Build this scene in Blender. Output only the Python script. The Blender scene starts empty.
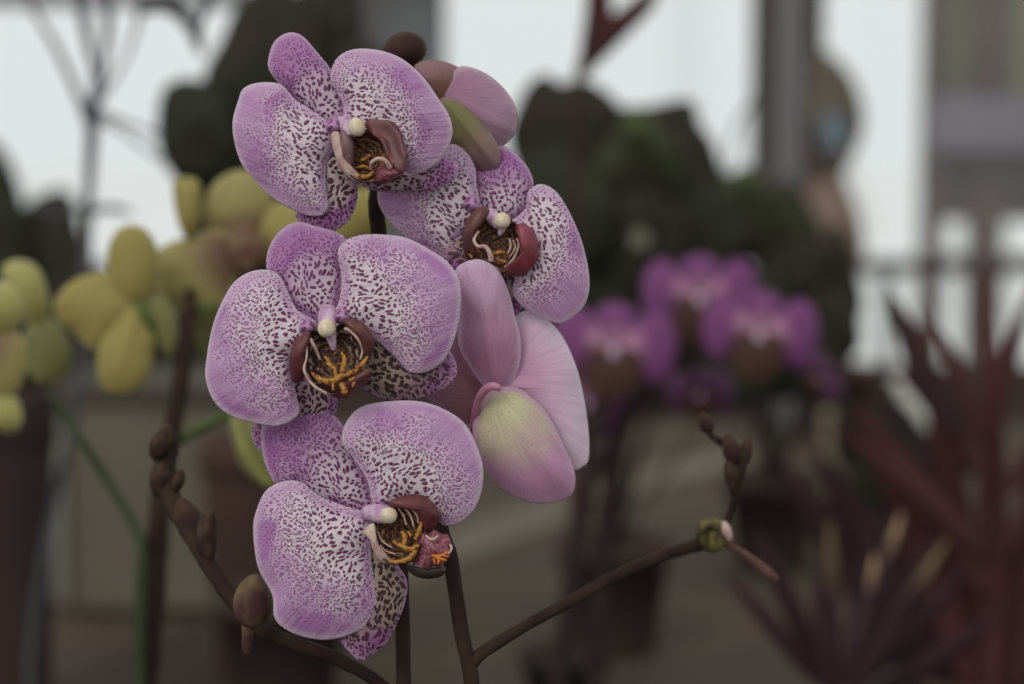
import bpy, math, random
from mathutils import Vector, Matrix, noise
random.seed(4)
S = bpy.context.scene
COL = S.collection
W, H = 1024, 684
F = 2083.0                       # focal length in pixels
PITCH = math.radians(5.0)
CAM = Vector((0, 0, 1.2))
CP, SP = math.cos(PITCH), math.sin(PITCH)

def at(px, py, D):
    """point seen at photo position (px, py), D metres away along the view axis"""
    x = (px - 512) / F * D; u = -(py - 342) / F * D
    return Vector((x, D * CP + u * SP, CAM.z - D * SP + u * CP))

def on_z(px, py, z):
    d = at(px, py, 1.0) - CAM
    return CAM + d * ((z - CAM.z) / d.z)

# ------------------------------------------------------------------ camera
cd = bpy.data.cameras.new('camera'); cam = bpy.data.objects.new('camera', cd); COL.objects.link(cam)
cam.location = CAM; cam.rotation_euler = (math.pi / 2 - PITCH, 0, 0)
cd.sensor_width = 36; cd.lens = F * 36 / W; cd.clip_start = .02; cd.clip_end = 1000
cd.dof.use_dof = True; cd.dof.focus_distance = .742; cd.dof.aperture_fstop = 5.4
S.camera = cam
S.view_settings.view_transform = 'Standard'; S.view_settings.look = 'None'
S.view_settings.exposure = 0; S.view_settings.gamma = 1; S.view_settings.use_curve_mapping = False
try:
    S.cycles.use_denoising = True; S.cycles.max_bounces = 6; S.cycles.transparent_max_bounces = 12
    S.cycles.caustics_reflective = False; S.cycles.caustics_refractive = False
except Exception: pass

# ------------------------------------------------------------------ light
wd = bpy.data.worlds.new('overcast_sky'); S.world = wd; wd.use_nodes = True
nt = wd.node_tree; nt.nodes.clear()
o_ = nt.nodes.new('ShaderNodeOutputWorld'); bg = nt.nodes.new('ShaderNodeBackground')
tc = nt.nodes.new('ShaderNodeTexCoord'); sx = nt.nodes.new('ShaderNodeSeparateXYZ'); cr = nt.nodes.new('ShaderNodeValToRGB')
mr = nt.nodes.new('ShaderNodeMapRange'); mr.inputs['From Min'].default_value = -1; mr.inputs['From Max'].default_value = 1
nt.links.new(tc.outputs['Generated'], sx.inputs[0]); nt.links.new(sx.outputs['Z'], mr.inputs['Value'])
nt.links.new(mr.outputs[0], cr.inputs[0])
e = cr.color_ramp.elements
e[0].position = .40; e[0].color = (.10, .09, .085, 1)
e[1].position = .48; e[1].color = (.74, .79, .78, 1)
k = e.new(.60); k.color = (.76, .80, .79, 1)
k = e.new(1.0); k.color = (.72, .72, .72, 1)
nt.links.new(cr.outputs[0], bg.inputs['Color']); bg.inputs['Strength'].default_value = 1.0
nt.links.new(bg.outputs[0], o_.inputs['Surface'])
sl = bpy.data.lights.new('soft_daylight', 'SUN'); so = bpy.data.objects.new('soft_daylight', sl); COL.objects.link(so)
sl.energy = 1.15; sl.angle = math.radians(35); sl.color = (1, .97, .93)
so.rotation_euler = Vector((.42, .78, -.62)).to_track_quat('-Z', 'Y').to_euler()

# ------------------------------------------------------------------ materials
def lin(c):
    return tuple(((v / 255) / 12.92 if v / 255 <= .04045 else ((v / 255 + .055) / 1.055) ** 2.4) for v in c)

class N:
    """tiny node-graph helper"""
    def __init__(s, name):
        s.m = bpy.data.materials.new(name); s.m.use_nodes = True; s.t = s.m.node_tree; s.t.nodes.clear()
        s.out = s.t.nodes.new('ShaderNodeOutputMaterial')
    def new(s, t, **k):
        n = s.t.nodes.new(t)
        for a, v in k.items(): setattr(n, a, v)
        return n
    def put(s, sock, v):
        if hasattr(v, 'is_output'): s.t.links.new(v, sock)
        elif isinstance(v, (tuple, list)) and len(v) == 3 and sock.type == 'RGBA': sock.default_value = (*v, 1)
        else: sock.default_value = v
    def math(s, op, a, b=0.0, c=0.0, clamp=False):
        n = s.new('ShaderNodeMath', operation=op, use_clamp=clamp)
        for i, v in enumerate((a, b, c)): s.put(n.inputs[i], v)
        return n.outputs[0]
    def mix(s, f, a, b, blend='MIX'):
        n = s.new('ShaderNodeMix', data_type='RGBA', blend_type=blend)
        s.put(n.inputs[0], f); s.put(n.inputs[6], a); s.put(n.inputs[7], b)
        return n.outputs[2]
    def fmix(s, f, a, b):
        n = s.new('ShaderNodeMix', data_type='FLOAT'); s.put(n.inputs[0], f); s.put(n.inputs[2], a); s.put(n.inputs[3], b); return n.outputs[0]
    def step(s, v, lo, hi):
        n = s.new('ShaderNodeMapRange', interpolation_type='SMOOTHSTEP'); s.put(n.inputs[0], v); s.put(n.inputs[1], lo); s.put(n.inputs[2], hi)
        return n.outputs[0]
    def uv(s, name):
        n = s.new('ShaderNodeUVMap', uv_map=name); q = s.new('ShaderNodeSeparateXYZ'); s.t.links.new(n.outputs[0], q.inputs[0])
        return n.outputs[0], q.outputs[0], q.outputs[1]
    def xyz(s, x, y, z=0.0):
        n = s.new('ShaderNodeCombineXYZ'); s.put(n.inputs[0], x); s.put(n.inputs[1], y); s.put(n.inputs[2], z); return n.outputs[0]
    def noise(s, vec, scale, detail=2.0):
        n = s.new('ShaderNodeTexNoise'); s.put(n.inputs['Scale'], scale); s.put(n.inputs['Detail'], detail)
        if vec is not None: s.t.links.new(vec, n.inputs['Vector'])
        return n.outputs['Fac']
    def coords(s): return s.new('ShaderNodeTexCoord').outputs['Object']
    def bump(s, h, dist=.0004, st=.5):
        n = s.new('ShaderNodeBump'); n.inputs['Strength'].default_value = st; n.inputs['Distance'].default_value = dist
        s.t.links.new(h, n.inputs['Height']); return n.outputs[0]
    def surf(s, col, rough=.6, spec=.25, trans=0.0, nrm=None, sheen=0.0, metal=0.0):
        p = s.new('ShaderNodeBsdfPrincipled'); s.put(p.inputs['Base Color'], col); s.put(p.inputs['Roughness'], rough)
        p.inputs['Specular IOR Level'].default_value = spec; p.inputs['Metallic'].default_value = metal
        if sheen: p.inputs['Sheen Weight'].default_value = sheen; p.inputs['Sheen Roughness'].default_value = .5
        if nrm is not None: s.t.links.new(nrm, p.inputs['Normal'])
        res = p.outputs[0]
        if trans:
            t = s.new('ShaderNodeBsdfTranslucent'); s.put(t.inputs['Color'], col)
            if nrm is not None: s.t.links.new(nrm, t.inputs['Normal'])
            mx = s.new('ShaderNodeMixShader'); mx.inputs[0].default_value = trans
            s.t.links.new(res, mx.inputs[1]); s.t.links.new(t.outputs[0], mx.inputs[2]); res = mx.outputs[0]
        s.t.links.new(res, s.out.inputs['Surface']); return s.m

def plain(name, rgb, var=.15, scale=60, rough=.6, spec=.25, trans=0.0, rgb2=None, metal=0.0):
    if max(rgb) < 115 and spec <= .3: spec = .03
    n = N(name); c = lin(rgb); c2 = lin(rgb2) if rgb2 else tuple(v * (1 - var) for v in c)
    f = n.step(n.noise(n.coords(), scale), .35, .65)
    return n.surf(n.mix(f, c, c2), rough, spec, trans, metal=metal)

def spotted(name, inner, outer, patch, rim, spot_in, spot_out, extent=.86, big=4.2, small=3.0, size=1.0, fadein=.5, dark=0.0):
    """orchid petal: pigment spots in rows from the root, pale throat side, lilac margin, light rim"""
    n = N(name)
    loc, lx, ly = n.uv('loc'); _, s_, d_ = n.uv('shape')          # loc: pixels from root, along/across; shape: edge, root distance
    warp = n.noise(loc, .035, 1.0); w2 = n.noise(loc, .11, 2.0)
    wx = n.math('MULTIPLY_ADD', warp, 14.0, n.math('MULTIPLY_ADD', w2, 3.0, lx))
    wy = n.math('MULTIPLY_ADD', w2, -4.0, n.math('MULTIPLY_ADD', warp, 20.0, ly))
    def vor(cell, stretch):
        v = n.new('ShaderNodeTexVoronoi', voronoi_dimensions='2D', feature='F1'); v.inputs['Randomness'].default_value = .82
        n.t.links.new(n.xyz(n.math('DIVIDE', wx, cell * stretch), n.math('DIVIDE', wy, cell)), v.inputs['Vector'])
        v.inputs['Scale'].default_value = 1.0
        return v.outputs['Distance'], v.outputs['Color']
    v1, c1 = vor(big, 1.40); v2, c2 = vor(small, 1.2)
    dd = n.math('ADD', d_, n.math('MULTIPLY', n.math('SUBTRACT', warp, .5), .45))
    far = n.step(dd, extent * .42, extent)                            # 0 near root, 1 far
    edge = n.step(s_, .72, .98)
    rand = n.math('MULTIPLY', n.math('SUBTRACT', w2, .5), .22)
    r1 = n.math('MULTIPLY', n.math('SUBTRACT', n.math('ADD', .35, rand), n.math('MULTIPLY', edge, .08)), size)
    r2 = n.math('MULTIPLY', n.math('SUBTRACT', n.math('ADD', .37, rand), n.math('MULTIPLY', n.step(dd, extent * .80, extent * 1.22), .40)), size)
    r2 = n.math('SUBTRACT', r2, n.math('MULTIPLY', edge, .16))
    def disc(v, r): return n.step(n.math('SUBTRACT', r, v), -.05, .09)
    m1 = disc(v1, r1); m2 = disc(v2, r2)
    sel = n.step(n.math('ADD', far, n.math('MULTIPLY', edge, .35)), .20, .30)
    spot = n.fmix(sel, m1, m2)
    lil = n.step(n.math('MAXIMUM', n.math('MULTIPLY', n.math('POWER', s_, 2.4), .95), n.math('MULTIPLY', dd, .98)), fadein - .08, fadein + .42)
    pn = n.noise(loc, .022, 2.0)
    patchm = n.math('MULTIPLY', n.step(pn, .47, .62), n.step(n.math('ADD', n.math('MULTIPLY', s_, .4), n.math('MULTIPLY', dd, .6)), .5, .75))
    base = n.mix(lil, lin(inner), lin(outer))
    base = n.mix(n.math('MULTIPLY', patchm, .8), base, lin(patch))
    vein = n.noise(n.xyz(n.math('MULTIPLY', lx, .012), n.math('MULTIPLY', ly, .16)), 1.0, 3.0)
    base = n.mix(n.math('MULTIPLY', n.step(vein, .5, .66), .16), base, lin(patch))
    rimm = n.step(s_, .88, 1.0)
    base = n.mix(n.math('MULTIPLY', rimm, .85), base, lin(rim))
    sc = n.mix(n.step(far, .1, .9), lin(spot_in), lin(spot_out))
    col = n.mix(n.math('MULTIPLY', spot, n.fmix(far, .96, .72)), base, sc)
    if dark: col = n.mix(dark, col, lin(spot_in))
    h = n.math('ADD', n.math('MULTIPLY', vein, 1.0), n.math('MULTIPLY', n.noise(loc, .5, 2.0), .35))
    return n.surf(col, .55, .22, .22, n.bump(h, .001, .75), sheen=.12)

def veined(name, c0, c1, c2, veinc, trans=.25, d0=.25, d1=.8, speck=0.0):
    """plain petal seen from behind: colour runs from root c0 to mid c1 to rim c2, fine veins"""
    n = N(name)
    loc, lx, ly = n.uv('loc'); _, s_, d_ = n.uv('shape')
    w = n.noise(loc, .03, 2.0); dd = n.math('ADD', d_, n.math('MULTIPLY', n.math('SUBTRACT', w, .5), .4))
    base = n.mix(n.step(dd, d0, d1), lin(c0), lin(c1)); base = n.mix(n.step(s_, .82, 1.0), base, lin(c2))
    ang = n.math('ARCTAN2', ly, n.math('ADD', lx, 14.0))
    vn = n.noise(n.xyz(n.math('MULTIPLY', ang, 16.0), n.math('MULTIPLY', lx, .02)), 1.0, 3.0)
    vm = n.math('MULTIPLY', n.step(vn, .5, .66), .24)
    base = n.mix(vm, base, lin(veinc))
    if speck:
        base = n.mix(n.math('MULTIPLY', n.step(n.noise(loc, .45, 2.0), .54, .66), speck), base, lin(veinc))
    return n.surf(base, .55, .2, trans, n.bump(n.math('ADD', vn, n.math('MULTIPLY', n.noise(loc, .3, 2.0), .3)), .0006, .6), sheen=.1)

def throatmat(name, darkc, line, k=9.0):
    n = N(name); loc, lx, ly = n.uv('loc'); _, s_, d_ = n.uv('shape')
    w = n.noise(loc, .09, 2.0)
    q = n.math('SINE', n.math('MULTIPLY', n.math('ADD', s_, n.math('MULTIPLY', w, .55)), k * 2 * math.pi))
    m = n.math('MULTIPLY', n.step(q, .35, .9), n.step(s_, .45, .7))
    m = n.math('MULTIPLY', m, n.step(n.noise(loc, .16, 2.0), .38, .55))
    col = n.mix(m, lin(darkc), lin(line))
    g2 = n.math('MULTIPLY', n.step(n.noise(loc, .22, 3.0), .5, .6), n.step(s_, .85, .3))
    col = n.mix(n.math('MULTIPLY', g2, .75), col, lin((146, 98, 44)))
    return n.surf(col, .45, .35, 0, n.bump(q, .0006, .5))

def callusmat():
    n = N('callus_yellow'); c = n.coords(); f = n.noise(c, 700.0, 3.0)
    col = n.mix(n.step(f, .40, .50), lin((166, 102, 46)), lin((168, 126, 48)))
    col = n.mix(n.step(f, .53, .60), col, lin((120, 45, 30)))
    return n.surf(col, .4, .4, 0, n.bump(f, .0008, .7))

PET = spotted('petal_spotted_lilac', (226, 210, 218), (194, 150, 192), (172, 116, 172), (214, 192, 208), (106, 34, 84), (144, 72, 136))
SEP = spotted('sepal_spotted_lilac', (216, 196, 208), (176, 126, 174), (156, 96, 156), (200, 170, 196), (104, 40, 88), (126, 60, 120), extent=1.0, big=4.1, small=3.1, fadein=.36)
LAT = spotted('lower_sepal_spotted', (186, 168, 166), (178, 118, 174), (156, 88, 154), (200, 164, 196), (70, 28, 48), (106, 42, 92), extent=1.25, big=4.5, small=3.8, size=1.15, fadein=.6)
LATD = spotted('lower_sepal_dark_spotted', (158, 140, 126), (172, 108, 168), (150, 84, 148), (192, 156, 188), (56, 30, 34), (88, 38, 74), extent=1.3, big=4.8, small=4.3, size=1.25, fadein=.68)
BACKP = veined('petal_back_pink', (206, 152, 180), (216, 176, 204), (226, 200, 222), (172, 110, 160), speck=.25)
BACKW = veined('petal_back_pale', (216, 168, 198), (222, 200, 216), (228, 210, 224), (190, 150, 186))
BACKS = veined('sepal_back_cream', (206, 202, 160), (196, 146, 178), (204, 164, 190), (176, 128, 150), d0=.2, d1=.78, speck=.4)
BACKD = veined('petal_back_shaded', (176, 128, 140), (150, 108, 128), (176, 136, 156), (120, 80, 100))  # darker copy of the petal back, shade put into its colour
FARP = veined('petal_back_mauve', (168, 126, 150), (176, 140, 160), (190, 160, 176), (140, 102, 124))
FARS = veined('sepal_back_olive', (132, 128, 84), (150, 116, 118), (150, 124, 122), (112, 94, 80), d0=.3, d1=.95)
FARB = veined('petal_back_brown', (120, 84, 70), (150, 112, 118), (140, 110, 100), (100, 70, 70))
MAROON = plain('lip_maroon', (104, 48, 50), .3, 180, .42, .4, .06, rgb2=(84, 38, 44))
MAROONR = plain('lip_maroon_red', (138, 62, 78), .3, 180, .42, .4, .08, rgb2=(110, 48, 56))
MAROONB = plain('lip_brown', (106, 62, 52), .3, 180, .42, .4, .06, rgb2=(84, 44, 46))
MIDL = plain('lip_midlobe', (100, 44, 54), .3, 900, .4, .4, .04, rgb2=(150, 92, 104))
THROAT = throatmat('lip_throat', (62, 40, 36), (178, 154, 136), 4.0)
THROATY = throatmat('lip_throat_gold', (70, 42, 34), (150, 108, 72), 4.5)
CREAM = plain('lip_cream_edge', (206, 184, 170), .15, 200, .5, .3, .1, rgb2=(184, 146, 140))
PINKC = plain('column_pink', (212, 184, 202), .2, 260, .5, .3, .15, rgb2=(188, 142, 182))
ANTH = plain('anther_cream', (226, 214, 190), .08, 380, .5, .3, .15, rgb2=(212, 192, 158))
CALLUS = callusmat()
STEM = plain('stem_dark', (48, 36, 34), .25, 90, .6, .2, rgb2=(57, 46, 38))
STEMG = plain('stem_green', (88, 106, 62), .2, 60, .6, .2)
BRACT = plain('bract_brown', (74, 60, 50), .3, 150, .7, .2, rgb2=(54, 42, 38))
BRACTG = plain('bract_olive', (112, 106, 64), .3, 160, .6, .2, rgb2=(66, 56, 42))
BUDP = plain('bud_olive_purple', (108, 92, 68), .3, 70, .5, .2, rgb2=(74, 50, 52))
BUDD = plain('bud_dark', (78, 60, 50), .3, 60, .6, .2, rgb2=(60, 44, 42))

# ------------------------------------------------------------------ object helpers
def props(o, label=None, cat=None, group=None, kind=None):
    if label: o['label'] = label
    if cat: o['category'] = cat
    if group: o['group'] = group
    if kind: o['kind'] = kind
    return o

def wloc(o):
    v = Vector((0, 0, 0))
    while o is not None: v = v + o.location; o = o.parent
    return v

def empty(name, loc, parent=None, **k):
    o = bpy.data.objects.new(name, None); COL.objects.link(o); o.empty_display_size = .01
    o.parent = parent; o.location = Vector(loc) - (wloc(parent) if parent else Vector((0, 0, 0)))
    return props(o, **k)

def mesh(name, verts, faces, mat, parent=None, smooth=True, uvs=None, **k):
    """verts in world space; the object's own origin goes to its centre"""
    c = Vector((0, 0, 0))
    for v in verts: c = c + Vector(v)
    c = c / len(verts)
    me = bpy.data.meshes.new(name); me.from_pydata([tuple(Vector(v) - c) for v in verts], [], faces)
    me.materials.append(mat)
    if uvs:
        for un, data in uvs.items():
            L = me.uv_layers.new(name=un)
            for lp in me.loops: L.data[lp.index].uv = data[lp.vertex_index]
    if smooth:
        for p in me.polygons: p.use_smooth = True
    me.update()
    o = bpy.data.objects.new(name, me); COL.objects.link(o)
    o.parent = parent; o.location = c - (wloc(parent) if parent else Vector((0, 0, 0)))
    return props(o, **k)

def spline(pts, n, closed):
    """Catmull-Rom through pts (tuples of any length), resampled to n points"""
    P = [Vector(p) for p in pts]; m = len(P); segs = m if closed else m - 1; dense = []
    for i in range(segs):
        g = (lambda j: P[j % m]) if closed else (lambda j: P[max(0, min(m - 1, j))])
        a, b, c, d = g(i - 1), g(i), g(i + 1), g(i + 2)
        for q in range(12):
            t = q / 12
            dense.append(.5 * ((2 * b) + (c - a) * t + (2 * a - 5 * b + 4 * c - d) * t * t + (3 * b - a - 3 * c + d) * t ** 3))
    if not closed: dense.append(P[-1].copy())
    if closed: dense.append(dense[0].copy())
    L = [0.0]
    for i in range(1, len(dense)): L.append(L[-1] + (dense[i] - dense[i - 1]).length)
    out = []; j = 0; tot = L[-1]; cnt = n if closed else n - 1
    for i in range(n):
        s = tot * i / cnt
        while j < len(L) - 2 and L[j + 1] < s: j += 1
        seg = L[j + 1] - L[j]; out.append(dense[j].lerp(dense[j + 1], (s - L[j]) / seg if seg > 1e-9 else 0))
    return out

def crop(x0, y0, k):
    return lambda pts: [(x0 + x / k, y0 + y / k) for x, y in pts]

def blade(name, parent, pts, root, mat, D=.75, layer=0., lift=0., bulge=4., curl=1.2, ripple=.5, thick=.5, twist=0., tip=None,
          n=84, rings=20, keel=0., seed=0, smoothpts=True, side=None, cup=None, **k):
    """A petal, sepal, leaf or lobe: its rim at true size at depth D (m); lift/bulge/curl in mm give it its curved shape.
    lift: tip comes forward; bulge: middle comes forward; curl: rim bends back; twist: one side forward."""
    mm = .001
    O = spline(pts, n, True) if smoothpts else spline(pts, n, True)
    R = Vector(root)
    T = Vector(tip) if tip else max(O, key=lambda p: (p - R).length)
    A = (T - R); Ln = A.length; A = A / Ln; B = Vector((-A.y, A.x))
    area = 0; C = Vector((0, 0))
    for i in range(n):
        a, b = O[i], O[(i + 1) % n]; cr_ = a.x * b.y - b.x * a.y; area += cr_; C = C + (a + b) * cr_
    C = C / (3 * area)
    wmax = max(abs((p - R).dot(B)) for p in O) or 1
    verts = []; loc = []; shp = []
    def add(p, s, th):
        r = p - R; a = r.dot(A); b = r.dot(B); d = r.length / Ln; t = a / Ln
        z = layer + lift * t + bulge * (1 - s * s) - curl * s ** 6 + twist * (b / wmax)
        z += ripple * s ** 3 * (math.sin(3 * th + seed * 1.7) + .6 * math.sin(7 * th + seed * 2.3))
        z -= keel * math.exp(-(b / (wmax * .16)) ** 2) * (1 - s ** 4)
        z += 1.1 * ripple * (noise.noise(Vector((a * .03, b * .03, seed * 3.1))))
        verts.append(at(p.x, p.y, D - z * mm)); loc.append((a, b)); shp.append((s, d))
    add(C, 0, 0)
    for j in range(1, rings + 1):
        s = 1 - (1 - j / rings) ** 1.35
        for i in range(n):
            p = C.lerp(O[i], s); add(p, s, 2 * math.pi * i / n)
    faces = [(0, 1 + (i + 1) % n, 1 + i) for i in range(n)]
    for j in range(rings - 1):
        a0 = 1 + j * n; b0 = a0 + n
        for i in range(n):
            i2 = (i + 1) % n; faces.append((a0 + i, a0 + i2, b0 + i2, b0 + i))
    if area < 0: faces = [tuple(reversed(f)) for f in faces]
    o = mesh(name, verts, faces, mat, parent, uvs={'loc': loc, 'shape': shp}, **k)
    m = o.modifiers.new('thickness', 'SOLIDIFY'); m.thickness = thick * mm; m.offset = 0
    return o

def tube_geo(path, nseg=None, nr=12, bumps=0.):
    """path: (px, py, D, radius_px) -> world tube"""
    nseg = nseg or max(12, len(path) * 8)
    P = spline([(x, y, d * 1000, r) for x, y, d, r in path], nseg, False)
    C = [at(p[0], p[1], p[2] / 1000) for p in P]; Rr = [max(.05, p[3]) * (p[2] / 1000) / F for p in P]
    return ring_tube(C, Rr, nr, bumps)

def ring_tube(C, Rr, nr=12, bumps=0.):
    bfreq = 1.1 if bumps > .35 else .35
    verts = []; faces = []; up = Vector((.13, -.9, .37)).normalized()
    for i, c in enumerate(C):
        t = (C[min(i + 1, len(C) - 1)] - C[max(i - 1, 0)]).normalized()
        a = t.cross(up).normalized(); b = t.cross(a).normalized()
        for q in range(nr):
            th = 2 * math.pi * q / nr; r = Rr[i] * (1 + bumps * noise.noise(Vector((i * bfreq, math.cos(th) * 1.3, math.sin(th) * 1.3))))
            verts.append(c + a * math.cos(th) * r + b * math.sin(th) * r)
    for i in range(len(C) - 1):
        for q in range(nr):
            q2 = (q + 1) % nr; faces.append((i * nr + q, i * nr + q2, (i + 1) * nr + q2, (i + 1) * nr + q))
    faces.append(tuple(range(nr - 1, -1, -1))); faces.append(tuple((len(C) - 1) * nr + q for q in range(nr)))
    return verts, faces

def tube(name, parent, path, mat, nr=12, bumps=.12, **k):
    v, f = tube_geo(path, nr=nr, bumps=bumps); return mesh(name, v, f, mat, parent, **k)

def tubes(name, parent, paths, mat, nr=8, bumps=.2, **k):
    V = []; Fc = []
    for p in paths:
        v, f = tube_geo(p, nr=nr, bumps=bumps); o = len(V); V += v; Fc += [tuple(i + o for i in q) for q in f]
    return mesh(name, V, Fc, mat, parent, **k)

def blob(name, parent, px, py, D, rx, ry, mat, rot=0., rz=None, taper=0., groove=0., n=20, flat=0., **k):
    """egg-shaped bud / knob; rx, ry in pixels, rot degrees, taper>0 narrows the upper end"""
    s = D / F; c = at(px, py, D); a = math.radians(rot); rz = rz or rx; verts = []; faces = []
    for i in range(n + 1):
        ph = math.pi * i / n
        for q in range(n):
            th = 2 * math.pi * q / n
            x = math.sin(ph) * math.cos(th); y = math.cos(ph); z = math.sin(ph) * math.sin(th)
            w = (1 - taper * (y + 1) / 2) * (1 - groove * max(0, math.cos(3 * th + .6)) ** 6)
            X, Y, Z = x * rx * w, y * ry, z * rz * w
            X, Y = X * math.cos(a) - Y * math.sin(a), X * math.sin(a) + Y * math.cos(a)
            verts.append(c + Vector((X * s, (Y * SP) * s + Z * s * CP, Y * CP * s - Z * s * SP)))
    for i in range(n):
        for q in range(n):
            q2 = (q + 1) % n; faces.append((i * n + q, (i + 1) * n + q, (i + 1) * n + q2, i * n + q2))
    return mesh(name, verts, faces, mat, parent, **k)

def box_geo(c, half, R=None):
    v = []
    for x in (-1, 1):
        for y in (-1, 1):
            for z in (-1, 1):
                p = Vector((x * half[0], y * half[1], z * half[2])); v.append(Vector(c) + (R @ p if R else p))
    return v, [(0, 1, 3, 2), (4, 6, 7, 5), (0, 4, 5, 1), (2, 3, 7, 6), (0, 2, 6, 4), (1, 5, 7, 3)]

def box(name, parent, c, half, mat, R=None, bev=.003, **k):
    v, f = box_geo(c, half, R); o = mesh(name, v, f, mat, parent, smooth=False, **k)
    if bev: m = o.modifiers.new('bevel', 'BEVEL'); m.width = bev; m.segments = 2
    return o

def lathe(name, parent, base, prof, mat, n=40, **k):
    """prof: (radius, height) in metres from base"""
    v = []; f = []
    for r, h in prof:
        for q in range(n):
            th = 2 * math.pi * q / n; v.append(Vector(base) + Vector((r * math.cos(th), r * math.sin(th), h)))
    for i in range(len(prof) - 1):
        for q in range(n):
            q2 = (q + 1) % n; f.append((i * n + q, i * n + q2, (i + 1) * n + q2, (i + 1) * n + q))
    f.append(tuple(range(n - 1, -1, -1)))
    f.append(tuple((len(prof) - 1) * n + q for q in range(n)))
    return mesh(name, v, f, mat, parent, **k)

def pot(name, parent, base, r, h, mat, soil=True, **k):
    o = lathe(name, parent, base, [(r * .70, 0), (r * .72, .004), (r * .95, h * .86), (r, h * .86), (r * 1.03, h * .88), (r * 1.03, h), (r * .95, h), (r * .9, h * .88), (.001, h * .87)], mat, **k)
    return o



def outline(cx, cy, L, w, ang, shape=.45, bend=0., n=9):
    """leaf rim: starts at (cx, cy), runs L pixels toward ang (deg, up = 90), half width w"""
    a = math.radians(ang); d = Vector((math.cos(a), -math.sin(a))); s = Vector((-d.y, d.x)); up = []; dn = []
    for i in range(n + 1):
        t = i / n; h = w * (math.sin(math.pi * t ** (.72 if shape < .5 else 1.25)) ** .8 if 0 < t < 1 else 0)
        c = Vector((cx, cy)) + d * (L * t) + s * (bend * L * t * t)
        up.append(tuple(c + s * h)); dn.append(tuple(c - s * h))
    return up[:-1] + [up[-1]] + dn[1:-1][::-1]

# ================================================================== the spotted orchid in front
orchid = empty('orchid', at(430, 1440, .765) , label='large lilac orchid with dark purple spots, in sharp focus', cat='orchid')
base = wloc(orchid)
r1 = crop(220, 20, 3.108); r2 = crop(370, 40, 2.357); r3 = crop(195, 210, 3.039); r4 = crop(235, 390, 2.488); r5 = crop(400, 250, 2.535)
l1 = crop(320, 105, 6.84); l2 = crop(440, 190, 6.218); l3 = crop(280, 300, 6.218); l4 = crop(355, 480, 6.218)
def one(cf, x, y): return cf([(x, y)])[0]
def tp(cf, k, pts, D): return [(*one(cf, x, y), D - z * .001, r / k * (.8 if 9 < r < 28 else 1)) for x, y, z, r in pts]

# ---- stems
tube('flower_spike', orchid, [(430, 1440, .765, 6.5), (425, 1100, .765, 6.5), (412, 840, .768, 7), (404, 684, .77, 7.5), (402, 600, .775, 7.5), (398, 480, .785, 7), (388, 330, .787, 7), (379, 235, .785, 8), (376, 200, .785, 8), (385, 160, .787, 6), (405, 120, .792, 5), (412, 85, .797, 4), (411, 62, .80, 3.2)], STEM)
tube('flower_spike', orchid, [(440, 1440, .77, 6.5), (456, 1100, .765, 6.5), (470, 800, .762, 7.5), (472, 690, .76, 8), (463, 640, .76, 7.8), (455, 590, .76, 7.5), (449, 552, .763, 8), (441, 525, .77, 7), (448, 470, .785, 6), (462, 380, .795, 5.5), (475, 300, .80, 5), (480, 240, .80, 4)], STEM)
tube('side_branch', orchid, [(405, 712, .772, 5), (388, 690, .772, 6), (350, 665, .772, 7), (300, 645, .775, 7.5), (262, 630, .78, 7.5), (235, 603, .79, 8), (212, 570, .80, 8.5), (190, 532, .815, 9.5), (172, 500, .83, 10), (166, 470, .84, 10), (170, 440, .85, 8)], STEM)
tube('side_branch', orchid, [(472, 664, .76, 6), (482, 653, .762, 6.5), (520, 629, .775, 6), (565, 604, .79, 6), (620, 574, .81, 6), (665, 555, .83, 6), (700, 544, .845, 7), (722, 540, .85, 6)], STEM)
tube('side_branch', orchid, [(716, 541, .85, 5), (727, 520, .852, 3.6), (733, 498, .853, 3.8), (737, 476, .853, 7), (738, 458, .853, 9), (728, 446, .853, 6), (714, 438, .853, 3.4), (707, 428, .853, 4)], STEM)
tube('side_branch', orchid, [(718, 541, .85, 4), (736, 549, .85, 3.6), (752, 560, .852, 4.6), (768, 573, .854, 5.4), (777, 580, .855, 3)], plain('shoot_tip_pinkish', (104, 78, 70), .2, 90, .6, .2), label='pale pinkish shoot tip')
# bracts and small buds along the side branches
blob('bud', orchid, 706, 423, .853, 9, 11, BUDD, rot=20, taper=.3, groove=.25)
blob('bud', orchid, 731, 448, .849, 11, 15, BUDD, rot=12, taper=.35, groove=.3)
blob('bud', orchid, 745, 452, .856, 9, 15, BUDD, rot=-14, taper=.35, groove=.3)
blade('bract', orchid, [(724, 466), (730, 458), (737, 470), (736, 486), (731, 494), (726, 482)], (733, 496), BRACT, D=.848, bulge=2.5, n=36, rings=8)
blob('bud', orchid, 713, 537, .843, 15, 16, BRACTG, rot=0, taper=.1, groove=.4)
blade('bract', orchid, [(697, 538), (700, 524), (713, 518), (722, 523), (717, 531), (706, 530)], (712, 545), BRACTG, D=.838, bulge=2, n=36, rings=8, label='olive papery bract at the fork')
blade('bract', orchid, [(721, 522), (728, 524), (732, 536), (729, 542), (722, 533)], (722, 542), CREAM, D=.839, bulge=1.5, n=36, rings=8, label='pale edge of a bract at the fork')
blob('bud', orchid, 166, 446, .845, 16, 22, BRACT, rot=-8, taper=.35, groove=.3)
blade('bract', orchid, [(150, 455), (152, 438), (166, 428), (172, 440), (166, 452), (158, 460)], (160, 470), BRACT, D=.836, bulge=2, n=36, rings=8)
blade('bract', orchid, [(150, 482), (152, 468), (164, 462), (170, 478), (164, 494), (154, 496)], (162, 505), BRACT, D=.832, bulge=2.5, n=36, rings=8)
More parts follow.
